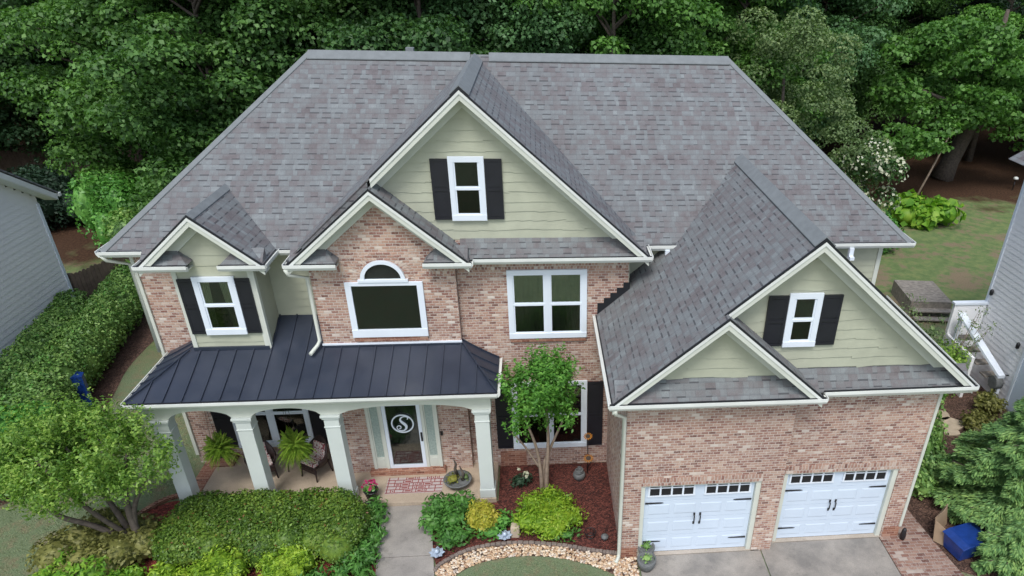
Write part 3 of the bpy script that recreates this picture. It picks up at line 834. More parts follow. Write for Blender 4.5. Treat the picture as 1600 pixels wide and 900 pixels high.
window(-9.90, -7.92, 0.48, 2.55, 4.328, 2, .11, .16, shut=.45, label='porch double window')
# picture window with half round top
pw = window(-6.15, -4.40, 4.25, 5.66, 3.423, 1, .14, .20, rails=False, label='large picture window under a half round window', top=.09)
arch = MB(); cx_, zb_ = -5.275, 5.665; ro, ri = .50, .41; n_ = 20
vs = []
for k in range(n_ + 1):
    a = math.pi * k / n_
    for rr in (ro, ri):
        vs += [(cx_ + rr * math.cos(a), 3.355, zb_ + .06 + rr * math.sin(a) * .92), (cx_ + rr * math.cos(a), 3.423, zb_ + .06 + rr * math.sin(a) * .92)]
fs = []
for k in range(n_):
    o_ = 4 * k; p_ = o_ + 4
    fs += [(o_, o_ + 2, p_ + 2, p_), (o_, p_, p_ + 1, o_ + 1), (o_ + 2, o_ + 3, p_ + 3, p_ + 2)]
arch.add(vs, [f[::-1] for f in fs]).box(cx_ - .56, cx_ + .56, 3.345, 3.423, zb_, zb_ + .065)
aw = P('arched_window', arch, 'white', H, label='half round window above the picture window')
def halfdisc(r_, y):
    return MB().add([(cx_, y, zb_ + .06)] + [(cx_ + r_ * math.cos(math.pi * k / 20), y, zb_ + .06 + r_ * .92 * math.sin(math.pi * k / 20)) for k in range(21)], [[0, k + 2, k + 1][::-1] if False else [0, k + 1, k + 2][::-1] for k in range(20)])
P('backing', halfdisc(.43, 3.419), 'interior', aw); P('pane', halfdisc(.412, 3.392), 'glass', aw)
# brick rowlock around arch, and sills
rl = MB()
for k in range(26):
    a0, a1 = math.pi * (k + .06) / 26, math.pi * (k + .94) / 26
    pts = [(cx_ + rr * math.cos(a), 3.41, zb_ + .06 + rr * .92 * math.sin(a)) for rr, a in ((.505, a0), (.70, a0), (.70, a1), (.505, a1))]
    rl.prism(pts, (0, .013, 0))
P('rowlock_arch', rl, 'brick')
for a in ((-6.12, -4.42, 3.38, 3.423, 4.14, 4.247), (-2.47, -.61, 3.575, 3.618, 3.90, 4.007)): P('brick_sill', MB().box(*a), 'brick_red')

# --- garage doors
def garage_door(x0, y, lab, first_pane_lit=False):
    G = MB(); xa, xb_ = x0 + .10, x0 + 2.62; zt2 = DH - .06
    secs = 4; hh = zt2 / secs
    for k in range(secs):
        G.box(xa, xb_, y, y + .05, .045 + k * hh, .045 + (k + 1) * hh - .008)
        if k < 3:
            for c in range(4):
                w_ = (xb_ - xa - .5) / 4
                a = xa + .1 + c * (w_ + .1)
                z0 = .045 + k * hh + .11; z1 = .045 + (k + 1) * hh - .11
                # raised long panels: a frame groove and a proud field
                G.add([(a, y - .001, z0), (a + w_, y - .001, z0), (a + w_, y - .001, z1), (a, y - .001, z1), (a + .03, y - .010, z0 + .03), (a + w_ - .03, y - .010, z0 + .03), (a + w_ - .03, y - .010, z1 - .03), (a + .03, y - .010, z1 - .03)],
                      [(4, 5, 6, 7), (0, 1, 5, 4), (1, 2, 6, 5), (2, 3, 7, 6), (3, 0, 4, 7)])
    d = P('garage_door', G, 'doorwhite', label=lab)
    P('door_jamb', MB().box(x0 + .002, xa - .004, y - .09, y + .05, 0.04, DH - .06).box(xb_ + .004, x0 + 2.738, y - .09, y + .05, 0.04, DH - .06).box(x0 + .002, x0 + 2.738, y - .09, y + .05, DH - .056, DH - .002), 'trim', d)
    z0, z1 = .045 + 3 * hh + .16, zt2 - .02
    gp = MB(); fr = MB()
    cxm = (xa + xb_) / 2
    for sgn in (0, 1):
        a0 = xa + .10 if sgn == 0 else cxm + .13; a1 = cxm - .13 if sgn == 0 else xb_ - .10
        gp.box(a0, a1, y - .008, y - .003, z0, z1)
        w_ = (a1 - a0) / 4
        fr.box(a0 - .03, a1 + .03, y - .030, y - .0005, z0 - .03, z0).box(a0 - .03, a1 + .03, y - .030, y - .0005, z1, z1 + .03)
        fr.box(a0, a1, y - .026, y - .009, z0 + (z1 - z0) * .70, z0 + (z1 - z0) * .70 + .022)
        for k in range(5):
            xx = a0 + k * w_; fr.box(xx - .02, xx + .02, y - .029, y - .0085, z0, z1)
    P('window_panel', fr, 'white', d); P('pane', gp, 'interior', d)
    for xx, sg in ((xa + .03, 1), (xb_ - .03, -1)):
        for zz in (.045 + 3 * hh - .06, .38):
            hg = MB().prism([(xx, y - .0255, zz - .02), (xx + sg * .36, y - .0255, zz - .012), (xx + sg * .42, y - .0255, zz), (xx + sg * .36, y - .0255, zz + .012), (xx, y - .0255, zz + .02)], (0, .018, 0))
            P('strap_hinge', hg, 'iron', d)
    for xx in (cxm - .07, cxm + .07):
        P('handle', MB().tube([(xx, y - .01, .92), (xx, y - .06, .97), (xx, y - .06, 1.13), (xx, y - .01, 1.18)], .014, 6).box(xx - .022, xx + .022, y - .024, y - .016, .88, .96).box(xx - .022, xx + .022, y - .024, y - .016, 1.14, 1.22), 'iron', d)
    P('bottom_seal', MB().box(xa, xb_, y + .0, y + .04, .03, .0445), 'drip', d)
garage_door(D1a, 0.12, 'left garage door'); garage_door(D2a, YB2 + .12, 'right garage door')

# --- front door
fd = P('front_door', MB().box(-5.79, -4.84, 3.35, 3.42, .30, .40).box(-5.79, -4.84, 3.35, 3.42, 2.28, 2.36).box(-5.79, -5.70, 3.35, 3.42, .40, 2.28).box(-4.93, -4.84, 3.35, 3.42, .40, 2.28), 'white', bevel=.004, label='white storm door with full dark glass')
P('pane', MB().box(-5.70, -4.93, 3.375, 3.380, .40, 2.28), 'glass', fd)
P('door_leaf', MB().box(-5.70, -4.93, 3.405, 3.418, .40, 2.28).box(-5.58, -5.05, 3.398, 3.405, .55, 1.0), 'interior', fd)
P('handle', MB().tube([(-4.875, 3.345, 1.22), (-4.875, 3.31, 1.25), (-4.875, 3.31, 1.38), (-4.875, 3.345, 1.41)], .013, 6).box(-4.90, -4.85, 3.34, 3.35, 1.16, 1.44), 'iron', fd)
P('door_frame', MB().box(-6.20, -6.12, 3.34, 3.425, .30, 2.42).box(-5.87, -5.795, 3.34, 3.425, .30, 2.42).box(-4.835, -4.76, 3.34, 3.425, .30, 2.42).box(-4.50, -4.42, 3.34, 3.425, .30, 2.42).box(-6.20, -4.42, 3.335, 3.425, 2.42, 2.54).box(-5.79, -4.84, 3.34, 3.425, 2.365, 2.42), 'trim', bevel=.004)
for a, b_ in ((-6.12, -5.87), (-4.76, -4.50)):
    sl = P('sidelight', MB().box(a + .001, b_ - .001, 3.37, 3.42, .30, .66).box(a + .05, b_ - .05, 3.36, 3.37, .36, .60).box(a + .001, a + .03, 3.37, 3.42, .66, 2.42).box(b_ - .03, b_ - .001, 3.37, 3.42, .66, 2.42), 'trim')
    P('pane', MB().box(a + .03, b_ - .03, 3.39, 3.40, .66, 2.42), 'lace', sl)
P('door_step', MB().box(-6.3, -4.35, 3.22, 3.42, .15, .298), 'brick_red', bevel=.006)
P('doorbell', MB().box(-4.40, -4.34, 3.395, 3.425, 1.28, 1.40), 'iron')
# --- porch
PX0, PX1, PY0 = -10.86, -2.77, 1.95
def pz(d): return 3.49 + .30 * d + .038 * d * d
nxp, nyp = 90, 28
pm = MB()
xs_l = np.linspace(PX0, PX1, nxp); ys_l = np.linspace(PY0, 4.36, nyp)
KL, KR = 1.5, 1.72
def ph(x, y): return pz(max(0, min(y - PY0, KL * (x - PX0), KR * (PX1 - x))))
for y in ys_l:
    for x in xs_l: pm.v.append((x, y, ph(x, y)))
for j in range(nyp - 1):
    for i in range(nxp - 1):
        if xs_l[i] > -3.66 and ys_l[j + 1] > 3.66: continue
        a = j * nxp + i; pm.f.append([a, a + 1, a + nxp + 1, a + nxp]); pm.sm.append(True)
porch = P('porch_roof', pm, 'metal', label='black standing seam metal porch roof')
def seam(pts):
    pts = [Vector(p) for p in pts]; m_ = MB(); w = .012; hgt = .035
    d = (pts[-1] - pts[0]); s_ = Vector((d.y, -d.x, 0)).normalized() * w
    n_ = len(pts); vs = []
    for p in pts: vs += [p - s_, p - s_ + Vector((0, 0, hgt)), p + s_ + Vector((0, 0, hgt)), p + s_]
    fs = [(0, 1, 2, 3), (4 * n_ - 1, 4 * n_ - 2, 4 * n_ - 3, 4 * n_ - 4)]
    for i in range(n_ - 1):
        for q in range(3):
            fs.append((4 * i + q, 4 * i + 4 + q, 4 * i + 5 + q, 4 * i + 1 + q))
    m_.add(vs, fs)
    o = P('seam', m_, 'metal', porch)
x = PX0 + .40
while x < PX1 - .1:
    ytop = PY0 + min(KL * (x - PX0), KR * (PX1 - x))
    lim = 4.33 if (-8.11 < x < -6.9 or x < -9.8) else (3.64 if x > -3.63 else 3.42)
    ye = min(ytop, lim)
    seam([(x, PY0 + (ye - PY0) * t / 10, ph(x, PY0 + (ye - PY0) * t / 10)) for t in range(11)])
    x += .40
for sd, K, yl in ((0, KL, 4.3), (1, KR, 3.6)):
    y = PY0 + .4
    while y < yl:
        xx = (y - PY0) / K; xx = min(xx, 1.05 if y > 3.43 and sd == 0 else xx) if sd == 0 else min(xx, .86)
        f_ = (lambda t: PX0 + xx * t) if sd == 0 else (lambda t: PX1 - xx * t)
        seam([(f_(t / 6), y, ph(f_(t / 6), y)) for t in range(7)]); y += .4
hp = [(PX0 + .95 * t / 8, PY0 + KL * .95 * t / 8 + .0) for t in range(9)]
seam([(a, b_, ph(a, b_) + .008) for a, b_ in hp])
hp = [(PX1 - .86 * t / 8, PY0 + KR * .86 * t / 8) for t in range(9)]
seam([(a, b_, ph(a, b_) + .008) for a, b_ in hp])
# top flashing
P('roof_flashing', MB().box(-9.80, -8.10, 3.36, 3.42, 4.00, 4.08).box(-6.88, -3.62, 3.36, 3.42, 4.00, 4.045), 'metal')
gz = 3.45
gutter((PX0, PY0 + .02, gz), (PX1, PY0 + .02, gz), Yn); gutter((PX0 + .02, PY0, gz), (PX0 + .02, 4.3, gz), (-1, 0, 0)); gutter((PX1 - .02, PY0, gz), (PX1 - .02, 3.6, gz), (1, 0, 0))
# beam with flat arches
cols = [-10.42, -8.62, -6.65, -3.18]
def beam_profile(xa, xb_, z0, rise, ztop, n=14):
    pts = [(xa, ztop)]; 
    pts.append((xa, z0))
    for k in range(n + 1):
        t = k / n; xx = xa + .2 + (xb_ - xa - .4) * t
        pts.append((xx, z0 + rise * (1 - (2 * t - 1) ** 2) ** .6 if 0 < k < n else z0))
    pts += [(xb_, z0), (xb_, ztop)]
    return pts
for i in range(3):
    pr = beam_profile(cols[i], cols[i + 1], 2.86, .22 if i < 2 else .20, 3.36)
    P('porch_beam', MB().prism([(a, 2.2, b_) for a, b_ in pr], (0, .30, 0)), 'trim')
for a in ((PX0 + .1, cols[0] - .001, 2.2, 2.5, 2.86, 3.36), (cols[3] + .001, -2.95, 2.2, 2.5, 2.86, 3.36), (PX0 + .22, cols[0] + .14, 2.503, 4.33, 2.95, 3.36), (cols[3] - .12, -2.95, 2.503, 3.615, 2.95, 3.36)): P('porch_beam', MB().box(*a), 'trim')
P('porch_fascia', MB().box(PX0 + .02, PX1 - .02, PY0 + .025, PY0 + .06, 3.33, 3.475).box(PX0 + .025, PX0 + .06, PY0 + .06, 4.33, 3.33, 3.475).box(PX1 - .06, PX1 - .025, PY0 + .06, 3.6, 3.33, 3.475), 'trim')
P('porch_ceiling', MB().box(PX0 + .06, -3.66, PY0 + .06, 4.33, 3.30, 3.325).box(-3.66, PX1 - .06, PY0 + .06, 3.615, 3.30, 3.325), 'white')
for cx0 in cols:
    yc_ = 2.36; c = MB()
    c.box(cx0 - .17, cx0 + .17, yc_ - .17, yc_ + .17, .42, 2.74)
    P('column', c.box(cx0 - .195, cx0 + .195, yc_ - .195, yc_ + .195, .16, .415).box(cx0 - .185, cx0 + .185, yc_ - .185, yc_ + .185, 2.50, 2.53).box(cx0 - .20, cx0 + .20, yc_ - .20, yc_ + .20, 2.745, 2.80).box(cx0 - .225, cx0 + .225, yc_ - .225, yc_ + .225, 2.803, 2.857), 'column', bevel=.006)
P('porch_floor', MB().box(-10.45, -2.97, 2.14, 4.33, -.1, .15), 'porchfloor', bevel=.008)
P('brick_border', MB().box(-10.80, -10.455, 2.14, 4.33, -.1, .155).box(-10.45, -10.0, 3.9, 4.329, .15, .30), 'brick_red')
P('corner_trim', MB().box(-11.06, -10.98, 4.27, 4.33, .3, 3.3), 'trim')

# ------------------------------------------------------------------ foliage
def quads_mesh(name, p, a, n, L, W, mat, bend=0.18, extra=None):
    """one bent leaf per row: centre p, long axis a, face normal n"""
    a = a / (np.linalg.norm(a, axis=1, keepdims=True) + 1e-9)
    b = np.cross(n, a); b /= (np.linalg.norm(b, axis=1, keepdims=True) + 1e-9)
    n2 = np.cross(a, b)
    L = np.broadcast_to(np.asarray(L, float), (len(p),))[:, None]; W = np.broadcast_to(np.asarray(W, float), (len(p),))[:, None]
    v = np.empty((len(p), 4, 3))
    v[:, 0] = p - a * L * .5; v[:, 2] = p + a * L * .5 - n2 * L * bend * .6
    v[:, 1] = p + b * W * .5 - a * L * .05 + n2 * L * bend; v[:, 3] = p - b * W * .5 - a * L * .05 + n2 * L * bend
    verts = v.reshape(-1, 3); nf = len(p)
    faces = np.arange(nf * 4, dtype=np.int32)
    me = bpy.data.meshes.new(name)
    if extra is not None:   # a dark inner mass so the middle is not hollow
        ev, ef = extra
        o = len(verts); verts = np.vstack([verts, np.array(ev)])
    me.vertices.add(len(verts)); me.vertices.foreach_set('co', verts.astype(np.float32).ravel())
    tot = nf; loops = faces
    starts = np.arange(0, nf * 4, 4, dtype=np.int32); tots = np.full(nf, 4, np.int32)
    if extra is not None:
        ef = np.array(ef, dtype=np.int32) + nf * 4
        k = ef.shape[1]
        starts = np.concatenate([starts, nf * 4 + np.arange(0, len(ef) * k, k, dtype=np.int32)])
        tots = np.concatenate([tots, np.full(len(ef), k, np.int32)])
        loops = np.concatenate([faces, ef.ravel()])
    me.loops.add(len(loops)); me.loops.foreach_set('vertex_index', loops)
    me.polygons.add(len(starts)); me.polygons.foreach_set('loop_start', starts); me.polygons.foreach_set('loop_total', tots)
    me.update(); me.validate()
    me.materials.append(mat)
    o_ = bpy.data.objects.new(name, me); COL.objects.link(o_)
    return o_

def sph(n):
    v = rng.normal(size=(n, 3)); return v / np.linalg.norm(v, axis=1, keepdims=True)

def cluster_pts(cs, dens, up_bias=0.35, shell=0.55):
    """cs rows: x y z rx ry rz ; returns points and outward normals"""
    P_, N_ = [], []
    for c in cs:
        c = np.asarray(c, float)
        n = int(dens * (c[3] * c[4] + c[3] * c[5] + c[4] * c[5]) / 3 * 4)
        d = sph(n); d[:, 2] += up_bias; d /= np.linalg.norm(d, axis=1, keepdims=True)
        r_ = rng.uniform(shell, 1.05, size=(n, 1)) ** 0.7
        P_.append(c[:3] + d * r_ * c[3:6]); N_.append(d / c[3:6])
    P_ = np.vstack(P_); N_ = np.vstack(N_); N_ /= np.linalg.norm(N_, axis=1, keepdims=True)
    return P_, N_

def leaves(name, cs, dens, L, mat, asp=.55, tilt=.9, up_bias=.35, shell=.55, zmin=None, upright=0.0, droop=0.0, core=None):
    p, n = cluster_pts(cs, dens, up_bias, shell)
    if zmin is not None:
        k = p[:, 2] > zmin; p, n = p[k], n[k]
    nn = n * .8 + rng.normal(size=p.shape) * tilt * .6 + np.array([0, 0, .5]); nn /= np.linalg.norm(nn, axis=1, keepdims=True)
    a = rng.normal(size=p.shape) + n * .8 + np.array([0, 0, upright - droop])
    a -= nn * np.sum(a * nn, axis=1, keepdims=True) * (1 - upright * .5)
    Ls = L * rng.uniform(.65, 1.3, len(p))
    ex = None
    if core:
        ev, ef = [], []
        for c in cs:
            bm = bmesh.new(); bmesh.ops.create_icosphere(bm, subdivisions=2, radius=1)
            o = len(ev)
            for v in bm.verts:
                j = core * random.uniform(.8, 1.05)
                z_ = c[2] + v.co.z * c[5] * j
                ev.append((c[0] + v.co.x * c[3] * j, c[1] + v.co.y * c[4] * j, max(z_, 0.01)))
            for f in bm.faces: ef.append([q.index + o for q in f.verts])
            bm.free()
        ex = (ev, ef)
    return quads_mesh(name, p, a, nn, Ls, Ls * asp, mat, extra=ex)

LM = {}
LM['oak'] = leaf_mat('oak_leaf', [(0.030, 0.066, 0.023), (0.065, 0.138, 0.041), (0.114, 0.220, 0.059), (0.188, 0.325, 0.103)], .3, .5, 0.35, .5)
LM['oak2'] = leaf_mat('elm_leaf', [(0.038, 0.084, 0.037), (0.074, 0.155, 0.064), (0.124, 0.235, 0.103), (0.207, 0.330, 0.184)], .3, .5, 0.32, .5)
LM['maple'] = leaf_mat('maple_leaf', [(0.043, 0.106, 0.026), (0.086, 0.203, 0.041), (0.146, 0.308, 0.065), (0.223, 0.406, 0.102)], .35, .5, 0.1, .6)
LM['silver'] = leaf_mat('greygreen_leaf', [(0.064, 0.105, 0.043), (0.120, 0.186, 0.076), (0.194, 0.279, 0.114), (0.314, 0.371, 0.182)], .3, .6, 0.1, .6)
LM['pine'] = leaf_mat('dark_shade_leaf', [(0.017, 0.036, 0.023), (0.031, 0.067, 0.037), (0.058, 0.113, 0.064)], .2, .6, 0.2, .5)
LM['myrtle'] = leaf_mat('crape_myrtle_leaf', [(0.068, 0.165, 0.032), (0.149, 0.288, 0.051), (0.274, 0.443, 0.081), (0.503, 0.639, 0.160)], .35, .45, 0, 1.6)
LM['myrtle2'] = leaf_mat('small_tree_leaf', [(0.044, 0.152, 0.025), (0.097, 0.268, 0.043), (0.166, 0.392, 0.065), (0.293, 0.535, 0.108)], .35, .45, 0, 1.8)
LM['hedge'] = leaf_mat('hedge_leaf', [(0.057, 0.130, 0.036), (0.129, 0.259, 0.064), (0.230, 0.398, 0.103), (0.402, 0.586, 0.163)], .2, .45, 0, 1.3)
LM['hedgeb'] = leaf_mat('bright_hedge_leaf', [(0.040, 0.135, 0.024), (0.078, 0.244, 0.044), (0.144, 0.366, 0.068), (0.235, 0.512, 0.109)], .2, .4, 0, 1.5)
LM['azalea'] = leaf_mat('low_hedge_leaf', [(0.041, 0.093, 0.016), (0.082, 0.164, 0.024), (0.147, 0.251, 0.035), (0.257, 0.344, 0.059)], .25, .45, 0, 1.6)
LM['loro'] = leaf_mat('bronze_leaf', [(0.065, 0.071, 0.021), (0.139, 0.146, 0.039), (0.241, 0.249, 0.071), (0.389, 0.374, 0.143)], .25, .5, 0, 2.5)
LM['gold'] = leaf_mat('gold_leaf', [(0.076, 0.164, 0.015), (0.183, 0.329, 0.025), (0.344, 0.506, 0.044), (0.538, 0.670, 0.113)], .3, .5, 0, 2.5)
LM['lime'] = leaf_mat('lime_leaf', [(0.055, 0.163, 0.015), (0.124, 0.300, 0.027), (0.234, 0.425, 0.044), (0.385, 0.525, 0.075)], .3, .5, 0, 2.5)
LM['amber'] = leaf_mat('amber_leaf', [(0.15, 0.17, 0.02), (0.32, 0.34, 0.035), (0.50, 0.46, 0.06), (0.62, 0.50, 0.12)], .3, .5, 0, 3)
LM['fern'] = leaf_mat('fern_leaf', [(0.108, 0.216, 0.026), (0.216, 0.360, 0.046), (0.405, 0.504, 0.082)], .35, .5, 0, 3)
LM['grasses'] = leaf_mat('liriope_leaf', [(0.039, 0.129, 0.025), (0.086, 0.233, 0.044), (0.152, 0.345, 0.069)], .25, .45, 0, 2.2)
LM['cypress'] = leaf_mat('cypress_leaf', [(0.059, 0.146, 0.051), (0.129, 0.265, 0.089), (0.243, 0.412, 0.130), (0.389, 0.557, 0.163)], .2, .55, 0, 1.3)
LM['white'] = leaf_mat('cream_petal', [(0.45, 0.48, 0.30), (0.62, 0.64, 0.48), (0.75, 0.76, 0.65)], .3, .6)
LM['pink'] = leaf_mat('magenta_petal', [(0.30, 0.010, 0.07), (0.48, 0.02, 0.13), (0.60, 0.10, 0.28)], .3, .5)
LM['yellowpetal'] = leaf_mat('orange_petal', [(0.5, 0.20, 0.02), (0.65, 0.30, 0.03)], .1, .5)

# --- woodland trees: five built kinds, then copies
def make_tree(kind, h, cr, mat, leafL, nclu, seed, base=2.2, dens=70, trunk_r=.24):
    r_ = random.Random(seed)
    root = empty(kind, (0, 0, 0))
    t = MB()
    lean = (r_.uniform(-.4, .4), r_.uniform(-.4, .4))
    t.tube([(lean[0] * k / 6, lean[1] * k / 6, h * .92 * k / 6) for k in range(7)], [trunk_r * (1.25 if k == 0 else 1 - k / 6.6) for k in range(7)], 8)
    cs = []
    for k in range(nclu):
        tz = r_.random() ** .9
        z = base + (h - base) * tz
        prof = math.sin(math.pi * min(1, .20 + tz * .78)) ** .6
        a = r_.uniform(0, 2 * math.pi); rr = cr * prof * math.sqrt(r_.uniform(.12, 1.0))
        x, y = rr * math.cos(a), rr * math.sin(a)
        s_ = r_.uniform(.55, 1.15) * cr * .27
        cs.append((x, y, z, s_ * 1.25, s_ * 1.25, s_ * .62))
        if k % 3 == 0:
            z0 = max(1.2, z - rr * .55)
            t.tube([(lean[0] * z0 / h, lean[1] * z0 / h, z0), (x * .5, y * .5, (z0 + z) / 2 + .1), (x, y, z)], [trunk_r * .35, trunk_r * .2, .02], 5, False)
    P('trunk', t, 'bark', root)
    c = leaves('crown', cs, dens, leafL, LM[mat], asp=.75, tilt=.9, up_bias=.5, shell=.45)
    c.parent = root
    return root
kinds = [make_tree('oak_tree', 15, 4.4, 'oak', .20, 130, 1, 1.8, 105),
         make_tree('oak_tree', 17, 4.9, 'oak', .21, 140, 2, 2.6, 95),
         make_tree('elm_tree', 14, 4.2, 'oak2', .18, 130, 3, 1.5, 115),
         make_tree('sweetgum_tree', 16, 4.0, 'maple', .21, 120, 4, 2.6, 95),
         make_tree('elm_tree', 18, 5.0, 'oak2', .19, 140, 5, 3.0, 100),
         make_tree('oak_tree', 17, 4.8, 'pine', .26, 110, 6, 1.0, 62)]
spots = []
r_ = random.Random(21)
def far_enough(x, y, d): return all((x - a) ** 2 + (y - b_) ** 2 > d * d for a, b_, *_ in spots)
front = [(-33, 27, 0), (-29, 33, 2), (-24.5, 32, 1), (-20, 25.5, 0), (-15.5, 21.5, 1), (-11.8, 24, 0), (-12.5, 30, 2), (-6.5, 21.5, 0), (-2.0, 23.5, 2), (1.8, 20.5, 3), (5.0, 24, 1), (9.6, 28.5, 0), (17, 37, 0), (29, 36, 3), (34, 32, 0), (-38, 30, 1), (-8, 27, 1), (23, 41, 1), (13.5, 33, 4)]
for x, y, k in front: spots.append((x, y, k, r_.uniform(.9, 1.08)))
for row, (y0, y1, nrow) in enumerate(((31, 38, 12), (40, 48, 14), (49, 60, 15), (60, 75, 16), (76, 95, 18))):
    tries = 0; made = 0
    while made < nrow and tries < 400:
        tries += 1
        y = r_.uniform(y0, y1); w_ = y * 1.05 + 14
        x = r_.uniform(-w_, w_)
        if 13 < x < 33 and y < 39: continue
        if -34 < x < -26 and y < 36: continue
        if far_enough(x, y, 4.5 + row * .4):
            spots.append((x, y, 5 if r_.random() < .35 else r_.randrange(5), r_.uniform(.9, 1.2))); made += 1
used = set()
words = {0: 'dark green broadleaf tree', 1: 'tall dark green oak', 2: 'fine leaved grey green tree', 3: 'mid green leafy tree', 4: 'tall fine leaved tree', 5: 'deep shaded tree'}
fl_lab = {0: 'leafy dark tree at the far left edge above the neighbor roof', 2: 'tall tree near the fence in the left of the woods', 3: 'broad dark tree behind the left fence and bushes',
          4: 'wide dark tree beside the left slope of the main roof', 5: 'dark tree just left of the main ridge end', 7: 'tree right behind the left half of the main ridge',
          8: 'greyish tree behind the tip of the centre gable', 9: 'bright tree behind the middle of the ridge', 10: 'dark tree behind the right half of the ridge', 11: 'dark tree behind the right end of the ridge'}
for i, (x, y, k, s_) in enumerate(spots):
    lab = fl_lab.get(i) if i < len(front) else None
    grp = 'trees standing in the woods behind the house'
    if lab is None: lab = words[k] + ' standing deep in the woods behind the house'
    if k not in used:
        t = kinds[k]; used.add(k); t.location = (x, y, 0); t.scale = (s_, s_, s_); t['label'] = lab; t['group'] = grp
    else:
        t = dup(kinds[k], (x, y, 0), r_.uniform(0, 6.28), (s_, s_, s_ * r_.uniform(.95, 1.1)), lab, grp)
    t['category'] = 'tree'

# the light feathery tree behind the roof's right slope
def mass_tree(name, base, cs, mat, L, dens, lab, asp=.6, trunks=None, bark='bark', **kw):
    root = empty(name, base, 0, lab, 'tree')
    t = MB()
    for pts, rad in trunks: t.tube([tuple(np.array(p) - np.array(base)) for p in pts], rad, 8)
    P('trunk', t, bark, root)
    c = leaves('crown', [(c[0] - base[0], c[1] - base[1], c[2] - base[2]) + tuple(c[3:]) for c in cs], dens, L, LM[mat], asp=asp, **kw)
    c.parent = root
    return root
def blobs(cx, cy, cz, rx, ry, rz, n, s0, s1, seed, flat=.6):
    q = random.Random(seed); out = []
    for k in range(n):
        while True:
            x, y, z = (q.uniform(-1, 1) for _ in range(3))
            d = x * x + y * y + z * z
            if .2 < d < 1: break
        s_ = q.uniform(s0, s1); out.append((cx + x * rx, cy + y * ry, cz + z * rz, s_, s_, s_ * flat))
    return out
mass_tree('feathery_tree', (10.2, 21.5, 0), blobs(9.6, 21.5, 7.0, 3.1, 2.6, 3.4, 60, .5, 1.0, 5) + blobs(12.3, 19.5, 4.2, 2.0, 1.8, 2.2, 26, .45, .85, 6), 'silver', .15, 150,
          'pale grey green feathery tree behind the right end of the main ridge', trunks=[([(10.2, 21.5, 0), (10.1, 21.4, 3), (9.6, 21.5, 8)], [.2, .16, .05]), ([(10.2, 21.5, 0), (11.5, 20.5, 3), (12.3, 19.5, 5)], [.12, .1, .04])])
mass_tree('redbud_tree', (25.0, 31.5, 0), blobs(22.5, 29.0, 6.4, 5.2, 2.5, 3.0, 64, .7, 1.35, 15, .42) + blobs(19.0, 26.5, 3.9, 2.6, 1.8, 1.2, 22, .5, .9, 16, .42) + blobs(27.5, 29, 4.8, 3.2, 2, 2.2, 24, .6, 1.1, 17, .42), 'maple', .26, 62,
          'bright green big leaved tree with a thick leaning trunk on the right', asp=.85, trunks=[([(24.6, 31.5, 0), (24.9, 31.5, 1.2), (25.4, 31.3, 3.2), (25.6, 31, 6), (25, 30, 10)], [.75, .55, .46, .36, .1]), ([(25.3, 31.3, 3), (23, 30, 5), (20, 28, 6)], [.22, .15, .05])])
mass_tree('bare_leaning_sapling', (20.3, 26.5, 0), blobs(21.4, 26.5, 4.6, .6, .5, .4, 6, .3, .5, 18, .5), 'maple', .2, 60, 'thin pale leaning trunk in front of the thick tree trunk', trunks=[([(20.0, 26.2, 0), (20.7, 26.4, 1.8), (21.6, 26.6, 4.4)], [.07, .06, .04])], bark='barkpale')
bpy.data.objects['bare_leaning_sapling'].name = 'leaning_sapling'
# flowering shrub by the roof's right corner
fs_root = empty('flowering_shrub', (13.3, 18.6, 0), 0, 'dark shrub covered in cream blossom beside the right roof corner', 'shrub')
fc = blobs(-.2, 0, 3.2, 1.6, 1.2, 1.9, 30, .4, .75, 31, .8)
leaves('foliage', fc, 130, .16, LM['oak'], asp=.6).parent = fs_root
fl_p = leaves('blossom', fc, 30, .17, LM['white'], asp=.9, shell=.95); fl_p.parent = fs_root
P('stem', MB().tube([(0, 0, 0), (.1, 0, 1.5), (-.3, 0, 3.5)], [.12, .1, .03], 6).tube([(0, 0, 0), (.5, .2, 1.6), (.8, 0, 3.2)], [.09, .07, .03], 6), 'bark', fs_root)

def bush(name, loc, cs, mat, L, dens, lab, cat='shrub', group=None, asp=.6, core=.72, rz=0, **kw):
    o = leaves(name, cs, dens, L, LM[mat], asp=asp, core=core, **kw)
    o.location = loc; o.rotation_euler = (0, 0, rz)
    return tag(o, lab, cat, group)
def dome(r_, h, n=10, seed=0, s=.5):
    q = random.Random(seed)
    out = [(0, 0, h * .38, r_ * .78, r_ * .78, h * .52)]
    for k in range(n):
        a = 2 * math.pi * k / n + q.uniform(-.3, .3); rr = r_ * q.uniform(.35, .68)
        out.append((rr * math.cos(a), rr * math.sin(a), h * q.uniform(.3, .55), r_ * s * q.uniform(.7, 1), r_ * s * q.uniform(.7, 1), h * .42 * q.uniform(.8, 1.15)))
    return out
G_BACK = 'bushes growing along the back of the yard'
bush('fig_bush', (18.9, 23.2, 0), dome(1.9, 1.5, 9, 3), 'lime', .42, 26, 'bright lime big leaved bush by the right roof corner', asp=.8)
bush('shrub', (14.6, 19.6, 0), dome(1.6, 2.0, 9, 4), 'hedgeb', .17, 120, 'mid green bush under the cream flowering shrub')
bush('shrub', (-17.4, 18.5, 0), dome(2.0, 3.2, 10, 5), 'hedge', .16, 130, 'large rounded dark bush just behind the long left hedge')
bush('shrub', (-20.2, 21.0, 0), dome(1.9, 3.6, 10, 6), 'hedgeb', .17, 110, 'tall bush behind the gap beside the grey neighbor house', shell=.5)
bush('shrub', (-22.5, 25.5, 0), dome(1.5, 3.4, 10, 7), 'hedgeb', .18, 100, 'upright green bush in front of the brown back fence', shell=.5)
